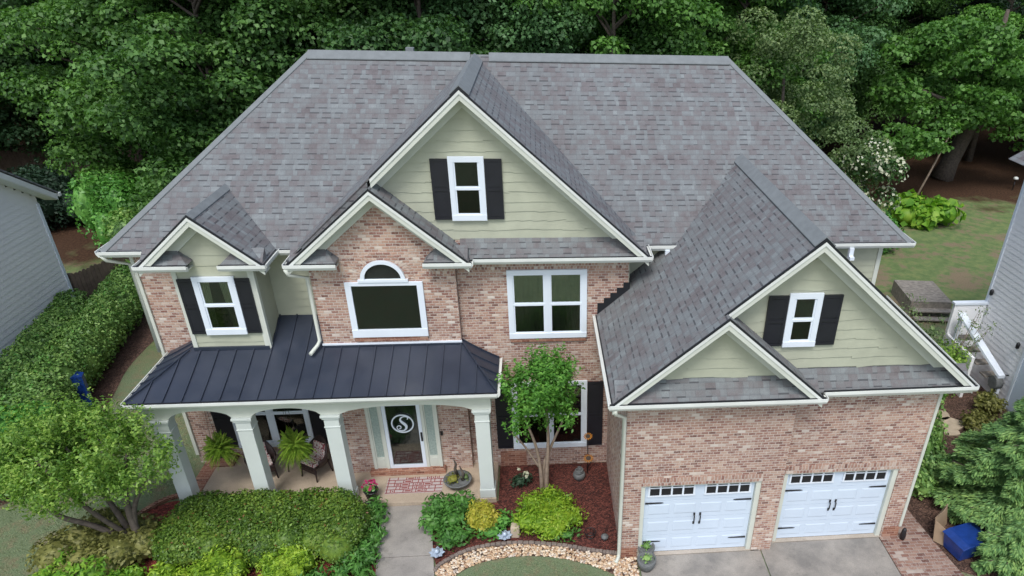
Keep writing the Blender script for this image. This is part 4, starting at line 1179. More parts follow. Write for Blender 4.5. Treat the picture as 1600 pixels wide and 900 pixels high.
bush('shrub', (-25.8, 24.0, 0), dome(2.8, 3.0, 10, 8), 'pine', .18, 100, 'low dark shaded bush behind the grey neighbor roof')
for x, y, s_, l in ((-8, 17.5, 1.6, 'understory bush at the wood edge left of the roof'), (-13.5, 18.5, 1.3, 'small shaded bush between the woods and the left roof slope')):
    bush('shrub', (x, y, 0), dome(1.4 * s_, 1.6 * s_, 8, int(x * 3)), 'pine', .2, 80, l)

# --- long hedge on the left
hc = []
q = random.Random(9)
for k in range(46):
    t = k / 45; y = 5.2 + t * 9.6; xr_ = -14.95 - (y - 5.2) * .155
    for xx in (xr_ - .65, xr_ - 1.6, xr_ - 2.5):
        if xx < -17.6: continue
        top = 1.62 + (xr_ - xx) * .13 + q.uniform(-.07, .07)
        hc.append((xx + q.uniform(-.12, .12), y + q.uniform(-.1, .1), top * .52, .66, .5, top * .52))
hc_long = list(hc)
bush('long_hedge', (0, 0, 0), hc, 'hedge', .10, 270, 'long clipped dark green hedge beside the grey neighbor house', 'hedge', shell=.85, core=.86)
hc = []
for k in range(9):
    hc.append((-16.3 + q.uniform(-1.0, .9), 15.2 + q.uniform(-.6, .9), .85, .8, .8, .95))
bush('shrub', (0, 0, 0), hc, 'hedge', .12, 190, 'clipped shrub at the far end of the long hedge by the roof corner', shell=.85, core=.86)
bush('shrub', (-15.7, 4.1, 0), dome(1.55, 2.1, 10, 12), 'hedgeb', .15, 230, 'bright glossy rounded shrub at the left picture edge', shell=.7, core=.85)
bush('shrub', (-17.4, 3.2, 0), dome(1.4, 2.0, 10, 13), 'hedgeb', .15, 200, 'glossy shrub behind the crape myrtle at far left', shell=.7, core=.85)
# blue bin behind the hedge end
def tote(name, loc, rz, lab, w=.55, d=.5, h=1.0):
    r0 = empty(name, loc, rz, lab, 'bin')
    P('body', MB().add([(-w * .42, -d * .42, .06), (w * .42, -d * .42, .06), (w * .42, d * .42, .06), (-w * .42, d * .42, .06), (-w * .5, -d * .5, h), (w * .5, -d * .5, h), (w * .5, d * .5, h), (-w * .5, d * .5, h)],
                       [(0, 3, 2, 1), (4, 5, 6, 7), (0, 1, 5, 4), (1, 2, 6, 5), (2, 3, 7, 6), (3, 0, 4, 7)]), 'blue', r0, bevel=.02)
    P('lid', MB().prism([(-w * .54, -d * .56, h + .003), (w * .54, -d * .56, h + .003), (w * .54, -d * .56, h + .03), (0, -d * .56, h + .08), (-w * .54, -d * .56, h + .03)], (0, d * 1.12, 0)), 'blue', r0, bevel=.008)
    for sx in (-1, 1): P('wheel', MB().tube([(sx * w * .46, d * .4, .11), (sx * w * .54, d * .4, .11)], .11, 14), 'iron', r0)
    return r0
tote('wheeled_bin', (-15.22, 7.1, .45), .3, 'blue wheeled bin tucked beside the end of the long hedge')
bpy.data.objects['wheeled_bin'].location.z = 0.0
bpy.data.objects['wheeled_bin'].scale = (.5, .5, 1.2)

# --- front planting
fh = []
q = random.Random(4)
for k in range(110):
    x = q.uniform(-10.1, -6.35); y = q.uniform(.62, 1.85)
    if (x > -6.7 and y > 1.7) or (x < -9.6 and y < .5): continue
    fh.append((x, y, .44, .50, .5, .46 + q.uniform(-.03, .04)))
for x, y in ((-10.3, .9), (-10.25, 1.4), (-10.1, 1.8), (-9.8, .6), (-6.35, .9), (-6.3, 1.3), (-6.5, .4), (-8.2, .5)): fh.append((x, y, .38, .5, .45, .42))
bush('front_hedge', (0, 0, 0), fh, 'azalea', .068, 520, 'wide low clipped green hedge in front of the porch columns', 'hedge', shell=.85, core=.88)
lg = [(x_, y_, .22, .30, .30, .26) for x_, y_ in ((-5.95, 1.95), (-5.85, 1.6), (-5.9, 1.2), (-5.78, .9), (-5.9, .5), (-5.78, .2), (-5.95, -.1), (-6.3, -.25), (-6.2, .2), (-6.7, -.35), (-5.8, -.4), (-7.1, -.45))]
bush('liriope_border', (0, 0, 0), lg, 'grasses', .17, 260, 'leafy green border plants along the left side of the walk', 'plant', asp=.3, core=.6, upright=.6)
gd = dict(shell=.6, core=.7, upright=.4)
G_GOLD = 'golden shrubs along the front of the bed'
def goldbush(loc, r_, h, seed, mat, lab, L=.10): return bush('golden_shrub', loc, dome(r_, h, 9, seed), mat, L, 330, lab, group=G_GOLD, asp=.4, **gd)
goldbush((-8.95, .02, 0), .74, .85, 1, 'gold', 'yellow golden shrub at the left of the pair in front of the hedge')
goldbush((-7.52, .0, 0), .68, .80, 2, 'gold', 'lime yellow golden shrub right of its twin in front of the hedge')
goldbush((-10.0, -.20, 0), .55, .62, 3, 'gold', 'small yellow shrub between the bronze shrub and the golden pair')
goldbush((-10.85, -.18, 0), .50, .60, 4, 'lime', 'small lime shrub in front of the bronze shrub')
goldbush((-12.0, -.05, 0), .85, .90, 5, 'lime', 'bright lime shrub at the bottom left of the picture', .14)
bush('bronze_shrub', (-11.65, .75, 0), dome(1.3, .95, 11, 6), 'loro', .10, 300, 'rounded bronze green shrub under the crape myrtle', core=.85, shell=.8)
# middle bed
bush('lime_shrub', (-1.68, 1.30, 0), dome(.90, .74, 13, 8), 'lime', .10, 420, 'large bright lime shrub at the foot of the small tree', asp=.4, **gd)
bpy.data.objects['lime_shrub'].data.materials[0] = leaf_mat('yellow_lime_leaf', [(0.08, 0.18, 0.012), (0.17, 0.32, 0.020), (0.29, 0.44, 0.035), (0.42, 0.52, 0.07)], .3, .5, 0, 2.0)
bush('amber_shrub', (-3.24, 1.22, 0), dome(.52, .78, 9, 9), 'amber', .09, 420, 'round orange yellow shrub between the walk bed and the lime shrub', asp=.45, **gd)
bush('green_shrub', (-4.05, 1.35, 0), [(-.3, .4, .3, .42, .4, .34), (.25, .5, .28, .4, .35, .32), (-.35, -.1, .26, .4, .4, .32), (.1, 0, .25, .4, .4, .3), (.0, -.6, .2, .36, .4, .24), (.3, -.5, .18, .35, .3, .22)], 'grasses', .15, 330, 'loose green leafy plants right of the front walk', 'plant', asp=.4, core=.6, upright=.5)
bush('green_shrub', (-3.05, .95, 0), [(0, 0, .15, .4, .3, .2), (.3, .3, .2, .3, .3, .25)], 'hedgeb', .12, 300, 'dark low plant between the amber and lime shrubs', 'plant', core=.6)
bush('green_shrub', (-1.25, .72, 0), [(0, 0, .14, .42, .22, .2)], 'grasses', .14, 330, 'small green plant in front of the lime shrub', 'plant', asp=.35, core=.5, upright=.6)

# --- two small multi stemmed trees
def multi_tree(name, base, stems, cs, mat, L, dens, lab, bark, shoots):
    root = empty(name, base, 0, lab, 'tree')
    t = MB()
    for pts, rad in stems:
        pts = smooth_poly(pts, 4); n_ = len(pts)
        t.tube(pts, [rad[0] + (rad[1] - rad[0]) * i / (n_ - 1) for i in range(n_)], 8)
    P('trunk', t, bark, root)
    pa, na, aa = [], [], []
    # leaves strung along upright shoots
    for c in cs:
        c = np.array(c, float)
        nsh = int(shoots * c[3] * c[4])
        for _ in range(nsh):
            d = sph(1)[0]; d[2] = abs(d[2]) * .8 + .1
            p0 = c[:3] + d * c[3:6] * rng.uniform(.3, .85)
            dr = np.array([d[0] * .45, d[1] * .45, 1.0]); dr /= np.linalg.norm(dr)
            ln = rng.uniform(.25, .62); m_ = 15
            tt = rng.uniform(0, 1, m_)[:, None]
            off = rng.normal(size=(m_, 3)); off -= dr * (off @ dr)[:, None]; off /= np.linalg.norm(off, axis=1, keepdims=True)
            pa.append(p0 + dr * tt * ln + off * .045); aa.append(off * .8 + dr * .7); na.append(off * -.3 + dr * 1.0 + rng.normal(size=(m_, 3)) * .3)
    p = np.vstack(pa); a = np.vstack(aa); n = np.vstack(na)
    p2, n2 = cluster_pts(cs, dens, .2, .3)
    n2b = n2 + rng.normal(size=p2.shape) * .6; a2 = rng.normal(size=p2.shape) + n2 * .5 + np.array([0, 0, .4])
    p = np.vstack([p, p2]); a = np.vstack([a, a2]); n = np.vstack([n, n2b])
    n /= np.linalg.norm(n, axis=1, keepdims=True)
    a -= n * np.sum(a * n, axis=1, keepdims=True)
    Ls = L * rng.uniform(.7, 1.25, len(p))
    c = quads_mesh('crown', p, a, n, Ls, Ls * .5, LM[mat]); c.parent = root
    return root
def rel(lst, b): return [(c[0] - b[0], c[1] - b[1], c[2] - b[2]) + tuple(c[3:]) for c in lst]
b0 = (-10.98, .95, 0)
crown1 = blobs(-11.62, 1.0, 2.78, 1.6, 1.25, .82, 58, .30, .50, 41, .8) + blobs(-11.6, .8, 2.1, 1.1, .8, .3, 12, .26, .38, 44, .75) + blobs(-12.6, .9, 2.45, .75, .8, .45, 9, .3, .45, 42, .75) + blobs(-10.35, 1.0, 2.4, .6, .7, .5, 9, .26, .40, 43, .75)
multi_tree('crape_myrtle_tree', b0, [([(0, 0, 0), (-.15, .0, .35), (-.75, -.05, .95), (-1.35, -.1, 1.35), (-1.75, 0, 1.9), (-1.9, 0, 2.3)], (.085, .03)),
                                     ([(0, 0, 0), (.02, .0, .6), (0, .05, 1.3), (.12, .1, 2.0), (.4, .1, 2.8)], (.11, .03)),
                                     ([(.0, 0, .7), (.1, .1, 1.3), (.35, .2, 1.8), (.7, .2, 2.4)], (.07, .03)),
                                     ([(-.05, 0, .25), (-.35, .2, 1.0), (-.6, .3, 1.8), (-.9, .3, 2.9)], (.08, .03)),
                                     ([(-.1, 0, .5), (-.5, -.2, 1.4), (-.8, -.3, 2.2), (-1.2, -.2, 3.0)], (.06, .03))],
           rel(crown1, b0), 'myrtle', .085, 240, 'spreading yellow green crape myrtle left of the porch', 'bark', 75)
b1 = (-1.75, 2.5, 0)
crown2 = blobs(-1.72, 2.4, 3.15, .72, .62, .78, 30, .26, .42, 51, .8) + blobs(-1.72, 2.4, 2.35, .85, .6, .3, 12, .22, .36, 52, .7)
multi_tree('small_shade_tree', b1, [([(-.05, 0, 0), (-.08, 0, .8), (-.2, 0, 1.6), (-.45, 0, 2.4)], (.06, .025)), ([(.06, .02, 0), (.10, 0, .9), (.14, 0, 1.8), (.1, 0, 3.0)], (.065, .025)),
                                    ([(0, .05, 0), (.02, .1, .8), (.25, .1, 1.5), (.55, .05, 2.3)], (.055, .025)), ([(-.10, 0, .8), (-.45, .05, 1.45), (-.75, .05, 1.9)], (.035, .02))],
           rel(crown2, b1), 'myrtle2', .095, 110, 'small bright green multi stemmed tree in the red mulch bed', 'barkpale', 110)

# --- cypress at the bottom right
def cypress(base, h, rad, lab, seed=3, n_br=120):
    q = random.Random(seed)
    root = empty('cypress_tree', base, 0, lab, 'tree')
    t = MB().tube([(0, 0, 0), (0, 0, h)], [.14, .02], 8)
    pa, aa, na = [], [], []
    for k in range(n_br):
        z = h * (.04 + .94 * (k / n_br)); R_ = rad * (1 - (z / h) ** 1.5) * q.uniform(.75, 1.1) + .15
        a = k * 2.4 + q.uniform(-.3, .3); dx, dy = math.cos(a), math.sin(a)
        tip = (dx * R_, dy * R_, z + R_ * .12)
        if k % 2 == 0: t.tube([(0, 0, z - .1), (tip[0] * .9, tip[1] * .9, tip[2])], [.03, .008], 4, False)
        m_ = int(R_ * 520)
        tt = rng.uniform(.12, 1, m_) ** .7
        wv = (1 - tt * .55) * R_ * .32
        u = rng.uniform(-1, 1, m_)
        px = dx * R_ * tt - dy * u * wv; py = dy * R_ * tt + dx * u * wv
        pz_ = z + R_ * (.30 * tt - .34 * tt ** 2) + rng.normal(size=m_) * .035 - abs(u) * wv * .22
        pa.append(np.stack([px, py, pz_], 1))
        aa.append(np.stack([dx - dy * u * 1.0, dy + dx * u * 1.0, -.25 + rng.normal(size=m_) * .2], 1))
        na.append(np.stack([rng.normal(size=m_) * .35, rng.normal(size=m_) * .35, np.ones(m_)], 1))
    P('trunk', t, 'bark', root)
    p, a, n = np.vstack(pa), np.vstack(aa), np.vstack(na); n /= np.linalg.norm(n, axis=1, keepdims=True)
    Ls = .11 * rng.uniform(.6, 1.4, len(p))
    quads_mesh('foliage', p, a, n, Ls, Ls * .32, LM['cypress'], bend=.05).parent = root
cypress((10.35, .75, 0), 3.9, 2.15, 'feathery green cypress at the bottom right picture edge', 3, 130)
cypress((11.9, 2.6, 0), 3.0, 1.3, 'smaller cypress behind the feathery one at the right edge', 5, 70)
cypress((9.15, -.9, 0), 1.3, 1.1, 'low cypress in the bottom right corner beside the blue tote', 7, 50)
# side yard plants
for x, y, r0, h_, m_, l in ((8.55, 2.9, .75, 1.7, 'hedge', 'dark shrub against the right corner of the garage wall'), (9.1, 4.1, .85, 2.1, 'hedge', 'tall dark shrub further back beside the garage wall'),
                            (9.9, 5.6, .85, 1.9, 'hedgeb', 'green shrub behind the stepping stones near the eave corner'), (10.3, 7.2, .95, 2.4, 'silver', 'pale green shrub under the right garage eave'),
                            (11.35, 4.3, .6, .7, 'loro', 'low bronze shrub by the stepping stones'), (11.3, 6.6, .8, 1.9, 'myrtle', 'light green shrub below the neighbor stair'), (12.2, 5.2, .55, .8, 'loro', 'small bronze shrub against the white neighbor wall'),
                            (8.15, 1.7, .5, .9, 'hedge', 'small dark shrub at the end of the paver path'), (9.1, 2.2, .6, 1.0, 'cypress', 'low feathery plant between the garage and the cypress')):
    bush('shrub', (x, y, 0), dome(r0, h_, 8, int(x * 7)), m_, .12, 170, l, shell=.5, core=.6)
def wispy(loc, h_, lab, seed):
    q = random.Random(seed); root = empty('sapling', loc, 0, lab, 'tree'); t = MB(); cs = []
    for k in range(7):
        a = q.uniform(0, 6.28); rr = q.uniform(.3, .9); top = (rr * math.cos(a), rr * math.sin(a), h_ * q.uniform(.7, 1))
        t.tube([(0, 0, 0), (top[0] * .4, top[1] * .4, top[2] * .5), top], [.02, .014, .005], 5, False)
        for j in range(4): f_ = .45 + .55 * j / 3; cs.append((top[0] * f_ + q.uniform(-.15, .15), top[1] * f_ + q.uniform(-.15, .15), top[2] * f_, .22, .22, .2))
    P('stem', t, 'barkpale', root)
    leaves('foliage', cs, 110, .09, LM['silver'], asp=.45, shell=.2).parent = root
wispy((11.6, 6.9, 0), 3.0, 'wispy pale sapling in front of the white deck wall', 2)
wispy((10.6, 8.2, 0), 2.6, 'wispy green sapling beside the wooden steps', 4)

# ------------------------------------------------------------------ neighbours, fences, steps
nbL = empty('neighbor_house', (-18, 12.4, 0), 0, 'pale grey sided neighbor house at the left picture edge', 'house')
wl_ = MB()
z = 0.0
prof = lambda y: 4.85 + min(y, 9.0) * .62
def quadwall(m_, xw, ya, yb_, za, zb_, out):
    pass
yy0, yy1 = -14.0, 0.0
wb = MB().prism([(0, yy1, 0), (0, yy0, 0), (0, yy0, 4.85), (0, -7, 4.85 + 7 * .62), (0, yy1, 4.85)], (-8, 0, 0))
P('wall', wb, 'nbwall2', nbL)
zz = 0.0; lp = MB()
while zz < 9.0:
    yr1 = 0 if zz < 4.85 else -(zz - 4.85) / .62
    yl1 = -14 if zz < 4.85 else -14 + (zz - 4.85) / .62
    if yr1 - yl1 > .2:
        lp.add([(.024, yl1, zz), (.024, yr1, zz), (.008, yr1, zz + .185), (.008, yl1, zz + .185), (0.001, yl1, zz), (0.001, yr1, zz)], [(0, 1, 2, 3), (1, 0, 4, 5)])
    zz += .185
P('lap_siding', lp, 'nbwall2', nbL)
P('rake_board', MB().prism([(.05, .35, 4.72), (.05, -7, 4.72 + 7.35 * .62), (.05, -7, 4.95 + 7.35 * .62), (.05, .35, 4.95)], (.03, 0, 0)).prism([(0.03, .35, 4.72), (.03, -7, 4.72 + 7.35 * .62), (.42, -7, 4.72 + 7.35 * .62), (.42, .35, 4.72)], (0, 0, -.02)), 'gutter', nbL)
P('rake_board', MB().prism([(.42, .38, 4.70), (.42, -7, 4.70 + 7.38 * .62), (.42, -7, 4.90 + 7.38 * .62), (.42, .38, 4.90)], (.03, 0, 0)), 'gutter', nbL)
P('roof', MB().prism([(.48, .45, 4.90), (.48, -7, 4.90 + 7.45 * .62), (-8, -7, 4.90 + 7.45 * .62), (-8, .45, 4.90)], (0, 0, .05)).prism([(.48, -14.4, 4.90), (-8, -14.4, 4.90), (-8, -7, 4.90 + 7.45 * .62), (.48, -7, 4.90 + 7.45 * .62)], (0, 0, .05)), 'shingle', nbL)
P('gutter', MB().box(-8, .5, .42, .54, 4.80, 4.91), 'gutter', nbL)
P('corner_trim', MB().box(.0, .04, -.1, .02, 0, 4.7), 'white', nbL)
P('utility_box', MB().box(.03, .16, -5.3, -5.0, 1.9, 2.3), 'white', nbL)

nbR = empty('neighbor_house', (13.0, 7.95, 0), 0, 'white sided neighbor house at the right picture edge', 'house')
P('wall', MB().box(0, 9, -13, 0, 0, 7.2), 'nbwall', nbR)
lp = MB(); zz = 0.0
while zz < 7.1:
    lp.add([(-.018, -13, zz), (-.018, 0, zz), (-.006, 0, zz + .18), (-.006, -13, zz + .18), (-.001, -13, zz), (-.001, 0, zz)], [(3, 2, 1, 0), (5, 4, 0, 1)])
    zz += .18
P('lap_siding', lp, 'nbwall', nbR)
P('corner_trim', MB().box(-.04, .0, -.08, .02, 0, 7.0), 'white', nbR)
dr_ = P('door', MB().box(-.05, -.031, -3.45, -2.55, .1, 2.2), 'doorwhite', nbR)
P('frame', MB().box(-.07, -.031, -2.54, -2.44, .05, 2.3).box(-.07, -.031, -3.56, -3.46, .05, 2.3).box(-.07, -.031, -3.56, -2.44, 2.21, 2.31), 'white', dr_)
P('wall_light', MB().lathe([(.02, 0), (.06, .03), (.06, .18), (.02, .22)], (-.12, -2.2, 2.05), 10), 'iron', nbR)
P('wall_light', MB().lathe([(.02, 0), (.06, .03), (.06, .18), (.02, .22)], (-.1, -.25, 2.95), 10), 'iron', nbR)
P('roof', MB().prism([(-.5, .4, 7.2), (4.5, .4, 10.2), (9.5, .4, 7.2)], (0, -13.8, 0)), 'shingle', nbR)
# deck wall with stair rail
dk = empty('deck_stair', (11.85, 7.8, 0), 0, 'white deck half wall with a sloping stair rail beside the neighbor house', 'stair')
P('side_wall', MB().box(0, 1.1, 0, .12, 0, 2.58), 'nbwall', dk)
P('side_wall', MB().box(0, .10, -1.6, -.002, 0, 1.5), 'nbwall', dk)
P('cap_board', MB().box(-.04, 1.13, -.04, .16, 2.583, 2.66), 'white', dk, bevel=.006)
P('stair_rail', MB().prism([(-.02, -.3, 2.35), (.22, -.3, 2.35), (1.02, -2.0, .95), (.80, -2.0, .95)], (0, 0, .10)), 'white', dk)
for k in range(5): P('tread', MB().box(.15 + k * .18, .7 + k * .18, -.55 - k * .33, -.24 - k * .33, 1.55 - k * .28, 1.60 - k * .28), 'wood', dk)
for i in range(2): P('post', MB().box(.05 + i * .82, .15 + i * .82, -.40 - i * 1.65, -.30 - i * 1.65, 0, 2.3 - i * 1.4), 'white', dk)
# garden hose reel, bird bath
hr = empty('hose_reel', (12.7, 5.9, 0), 0, 'dark green hose reel hung on a post by the white neighbor wall', 'hose reel')
P('post', MB().box(-.04, .04, -.04, .04, 0, .8), 'iron', hr); P('reel', MB().tube([(-.12, 0, .75), (.12, 0, .75)], .22, 16), 'terra', hr)
P('spout_arm', MB().tube([(0, 0, .95), (.12, -.05, 1.05), (.3, -.08, 1.04)], .02, 6), 'iron', hr)
# wooden steps in the back yard
wsp = empty('wooden_steps', (13.9, 13.0, 0), -.12, 'weathered grey wooden platform with steps on the right lawn', 'steps')
pl = MB()
for k in range(9): pl.box(-.82, .82, -.9 + k * .235, -.9 + k * .235 + .222, .56, .60)
P('platform', pl, 'wood', wsp)
P('tread', MB().box(-.80, .80, -1.28, -.93, .30, .34), 'wood', wsp); P('tread', MB().box(-.80, .80, -1.62, -1.30, .10, .14), 'wood', wsp)
P('riser', MB().box(-.80, .80, -.93, -.905, .0, .55), 'wood', wsp); P('side_board', MB().box(-.82, -.785, -.9, 1.2, 0, .555), 'wood', wsp); P('side_board', MB().box(.785, .82, -.9, 1.2, 0, .555), 'wood', wsp)
def fence(loc, rz, length, h_, lab):
    f = empty('wood_fence', loc, rz, lab, 'fence'); m_ = MB(); n_ = int(length / .15); q = random.Random(int(length * 10))
    for k in range(n_):
        x = k * .15; hh = h_ + q.uniform(-.03, .02)
        m_.prism([(x, 0, .04), (x + .138, 0, .04), (x + .138, 0, hh - .04), (x + .10, 0, hh), (x + .04, 0, hh), (x, 0, hh - .04)], (0, .02, 0))
    P('pickets', m_, 'fencewood', f)
    for zz in (.3, h_ - .35): P('rail', MB().box(0, length, .022, .06, zz, zz + .09), 'fencewood', f)
    for k in range(int(length / 2.4) + 1): P('post', MB().box(k * 2.4, k * 2.4 + .09, .062, .15, 0, h_), 'fencewood', f)
fence((-18.0, 12.6, 0), R(66), 2.6, 2.1, 'short brown fence running back from the grey neighbor corner')
fence((-36, 29.5, 0), R(15), 13, 1.9, 'brown board fence in the shade under the woods')
fence((-31, 41, 0), R(4), 12, 1.8, 'distant wooden fence behind the trees at the upper left')
# utility/lawn bits
lamp = empty('yard_lamp', (27.9, 28.9, 0), 0, 'small metal yard lamp at the right picture edge', 'lamp')
lamp.scale = (.7, .7, .45)
P('pole', MB().tube([(0, 0, 0), (0, 0, 1.5)], .04, 8), 'iron', lamp); P('lamp_head', MB().lathe([(.05, 0), (.22, .05), (.20, .3), (.05, .42)], (0, 0, 1.5), 12), 'gutter', lamp)
for i, (x, y, s_) in enumerate(((10.34, 5.77, .36), (10.6, 5.2, .34), (10.75, 4.75, .36), (10.55, 4.3, .22), (8.3, 2.0, .24), (8.2, 1.7, .18))):
    q = random.Random(i); n_ = 9
    pts = [(s_ * q.uniform(.8, 1.15) * math.cos(2 * math.pi * k / n_) * 1.2, s_ * q.uniform(.75, 1) * math.sin(2 * math.pi * k / n_), .0) for k in range(n_)]
    o = MB().prism(pts, (0, 0, .06)).build('stepping_stone', MT['flag'], None, bevel=.012)
    o.location = (x, y, .012)
    tag(o, ['farthest stepping stone beside the bronze shrubs', 'second stepping stone from the back', 'third stepping stone from the back', 'small nearest stepping stone of the side path', 'tan stone beside the paver path corner', 'smaller tan stone beside the paver path corner'][i], 'stone', 'flat stones in the side yard')

# ------------------------------------------------------------------ stone edging and river stones
edge_pts = smooth_poly([(-4.28, -.12), (-4.15, .11), (-3.52, .51), (-2.55, .65), (-1.48, .51), (-.58, .25), (-.04, .13)], 8)
em = MB()
for i in range(len(edge_pts) - 1):
    a, b_ = Vector(edge_pts[i] + (0,)), Vector(edge_pts[i + 1] + (0,)); d = (b_ - a); n_ = Vector((-d.y, d.x, 0)).normalized() * .042
    a2, b2 = a + d * .04, b_ - d * .04
    em.prism([a2 - n_, b2 - n_, b2 + n_, a2 + n_], (0, 0, .065 + .010 * (i % 2)))
o = em.build('stone_edging', MT['stonegrey'], None, bevel=.012); tag(o, 'curved grey brown stone edging in front of the red mulch bed', 'edging')
em = MB(); ep = smooth_poly([(-11.0, 2.95), (-11.35, 2.75), (-11.65, 2.35), (-11.85, 1.95)], 5)
for i in range(len(ep) - 1):
    a, b_ = Vector(ep[i] + (0,)), Vector(ep[i + 1] + (0,)); d = (b_ - a); n_ = Vector((-d.y, d.x, 0)).normalized() * .06
    em.prism([a - n_, b_ - d * .06 - n_, b_ - d * .06 + n_, a + n_], (0, 0, .09))
tag(em.build('brick_edging', MT['brick_red'], None, bevel=.01), 'short red brick edging left of the porch behind the myrtle trunk', 'edging')
inner = smooth_poly([(-4.05, -.45), (-3.49, -.02), (-2.98, .16), (-2.24, .23), (-1.35, .08), (-.62, -.23), (-.13, -.55)], 8)
st = MB(); q = random.Random(77)
outer = edge_pts
def lerp_curve(c, t):
    f_ = t * (len(c) - 1); i = min(int(f_), len(c) - 2); u = f_ - i
    return (c[i][0] * (1 - u) + c[i + 1][0] * u, c[i][1] * (1 - u) + c[i + 1][1] * u)
ico = bmesh.new(); bmesh.ops.create_icosphere(ico, subdivisions=1, radius=1)
iv = [v.co.copy() for v in ico.verts]; if_ = [[v.index for v in f.verts] for f in ico.faces]; ico.free()
def stone(x, y, s_):
    a = q.uniform(0, 6.28); ca, sa = math.cos(a), math.sin(a); sx, sy, sz = s_ * q.uniform(.9, 1.5), s_ * q.uniform(.7, 1), s_ * q.uniform(.5, .8)
    st.add([(x + v.x * sx * ca - v.y * sy * sa, y + v.x * sx * sa + v.y * sy * ca, sz * .7 + .01 + v.z * sz) for v in iv], if_, True)
for k in range(1500):
    t = q.random(); a = lerp_curve(outer, t); b_ = lerp_curve(inner, t); u = q.uniform(.12, 1.0)
    stone(a[0] * (1 - u) + b_[0] * u, a[1] * (1 - u) + b_[1] * u, q.uniform(.020, .042))
for k in range(330): stone(q.uniform(-.2, .36), q.uniform(-.75, -.03), q.uniform(.02, .042))
def stones_mat():
    m, nt, b = new_mat('river_stone'); g = nt.nodes.new('ShaderNodeNewGeometry')
    nt.links.new(ramp(nt, g.outputs['Random Per Island'], [(0, (.30, .17, .10)), (.3, (.52, .36, .22)), (.6, (.66, .52, .36)), (.85, (.74, .66, .54)), (1, (.40, .33, .28))]), b.inputs['Base Color']); b.inputs['Roughness'].default_value = .8
    return m
tag(st.build('river_stones', stones_mat(), None, uv=False), 'band of tan and cream river stones in front of the mulch bed', 'stones', kind='stuff')
sheet('stone_bed', [tuple(p) for p in edge_pts] + [(.37, -.03), (.37, -.8)] + [tuple(p) for p in inner[::-1]], 0.006, MT['earth'])

# grass blades near the house so the lawn is not a flat sheet
def turf(name, polys, n, lab):
    p = []
    while len(p) < n:
        x0, x1, y0, y1, test = polys[rng.integers(len(polys))]
        x, y = rng.uniform(x0, x1), rng.uniform(y0, y1)
        if test(x, y): p.append((x, y, .018))
    p = np.array(p); a = np.stack([rng.normal(size=n) * .5, rng.normal(size=n) * .5, np.ones(n)], 1)
    nn = np.stack([rng.normal(size=n), rng.normal(size=n), np.full(n, .4)], 1); nn /= np.linalg.norm(nn, axis=1, keepdims=True)
    a -= nn * np.sum(a * nn, axis=1, keepdims=True)
    o = quads_mesh(name, p, a, nn, rng.uniform(.03, .07, n), .014, leaf_mat('turf_blade', [(0.16, 0.22, 0.115), (0.23, 0.30, 0.16), (0.32, 0.36, 0.21), (0.43, 0.40, 0.28)], .3, .7, 0, 1.2), bend=.05)
    tag(o, lab, 'grass', kind='stuff')
turf('lawn_grass', [(-18.5, -11.0, -2, 5.5, lambda x, y: x < -13.3 + (y > 1.5) * (y - 1.5) * .9 and x < -11.2 and not (x < -14.6 and y > 3.0)), (-14.4, -11.1, 3, 13, lambda x, y: True), (-3.9, -.2, -1.6, .2, lambda x, y: rng.random() < .22 and y < .13 - .22 * (x + 2.24) ** 2)], 26000, 'short green lawn grass around the front of the house')

# ------------------------------------------------------------------ porch things
def fern(loc, rad, lab, hung=True, seed=0):
    root = empty('fern_basket', loc, 0, lab, 'fern', 'potted ferns on the porch')
    P('pot', MB().lathe([(.10, -.18), (.15, -.05), (.17, .0), (.15, .0)], (0, 0, 0), 16), 'iron', root)
    pa, aa, na, Ls = [], [], [], []
    q = random.Random(seed)
    for k in range(130):
        a = q.uniform(0, 6.28); el = q.uniform(.05, 1.35); R_ = rad * q.uniform(.75, 1.1)
        for j in range(26):
            t = (j + 1) / 26; rr = R_ * t * math.cos(el) ** .6; z = R_ * (math.sin(el) * t * 1.25 - .95 * t * t * math.cos(el)) + .02
            for sg in (-1, 1):
                dx, dy = math.cos(a), math.sin(a); w_ = .075 * math.sin(math.pi * min(1, .12 + t * .85))
                pa.append((dx * rr - dy * sg * w_ * .5, dy * rr + dx * sg * w_ * .5, z)); aa.append((-dy * sg + dx * .5, dx * sg + dy * .5, -.25)); na.append((-dx * .3 * t, -dy * .3 * t, 1)); Ls.append(w_ * 1.2)
    p, a_, n = np.array(pa), np.array(aa), np.array(na, float); n /= np.linalg.norm(n, axis=1, keepdims=True)
    quads_mesh('fronds', p, a_, n, np.array(Ls), .028, LM['fern'], bend=.05).parent = root
    if hung:
        for k in range(3):
            a = k * 2.09; P('hanging_wire', MB().tube([(.16 * math.cos(a), .16 * math.sin(a), 0), (0, 0, 3.29 - loc[2])], .004, 4), 'iron', root)
fern((-9.72, 2.95, 1.40), .46, 'hanging fern left of the porch window', True, 1)
fern((-7.93, 2.95, 1.40), .50, 'hanging fern in front of the wicker chairs and window', True, 2)

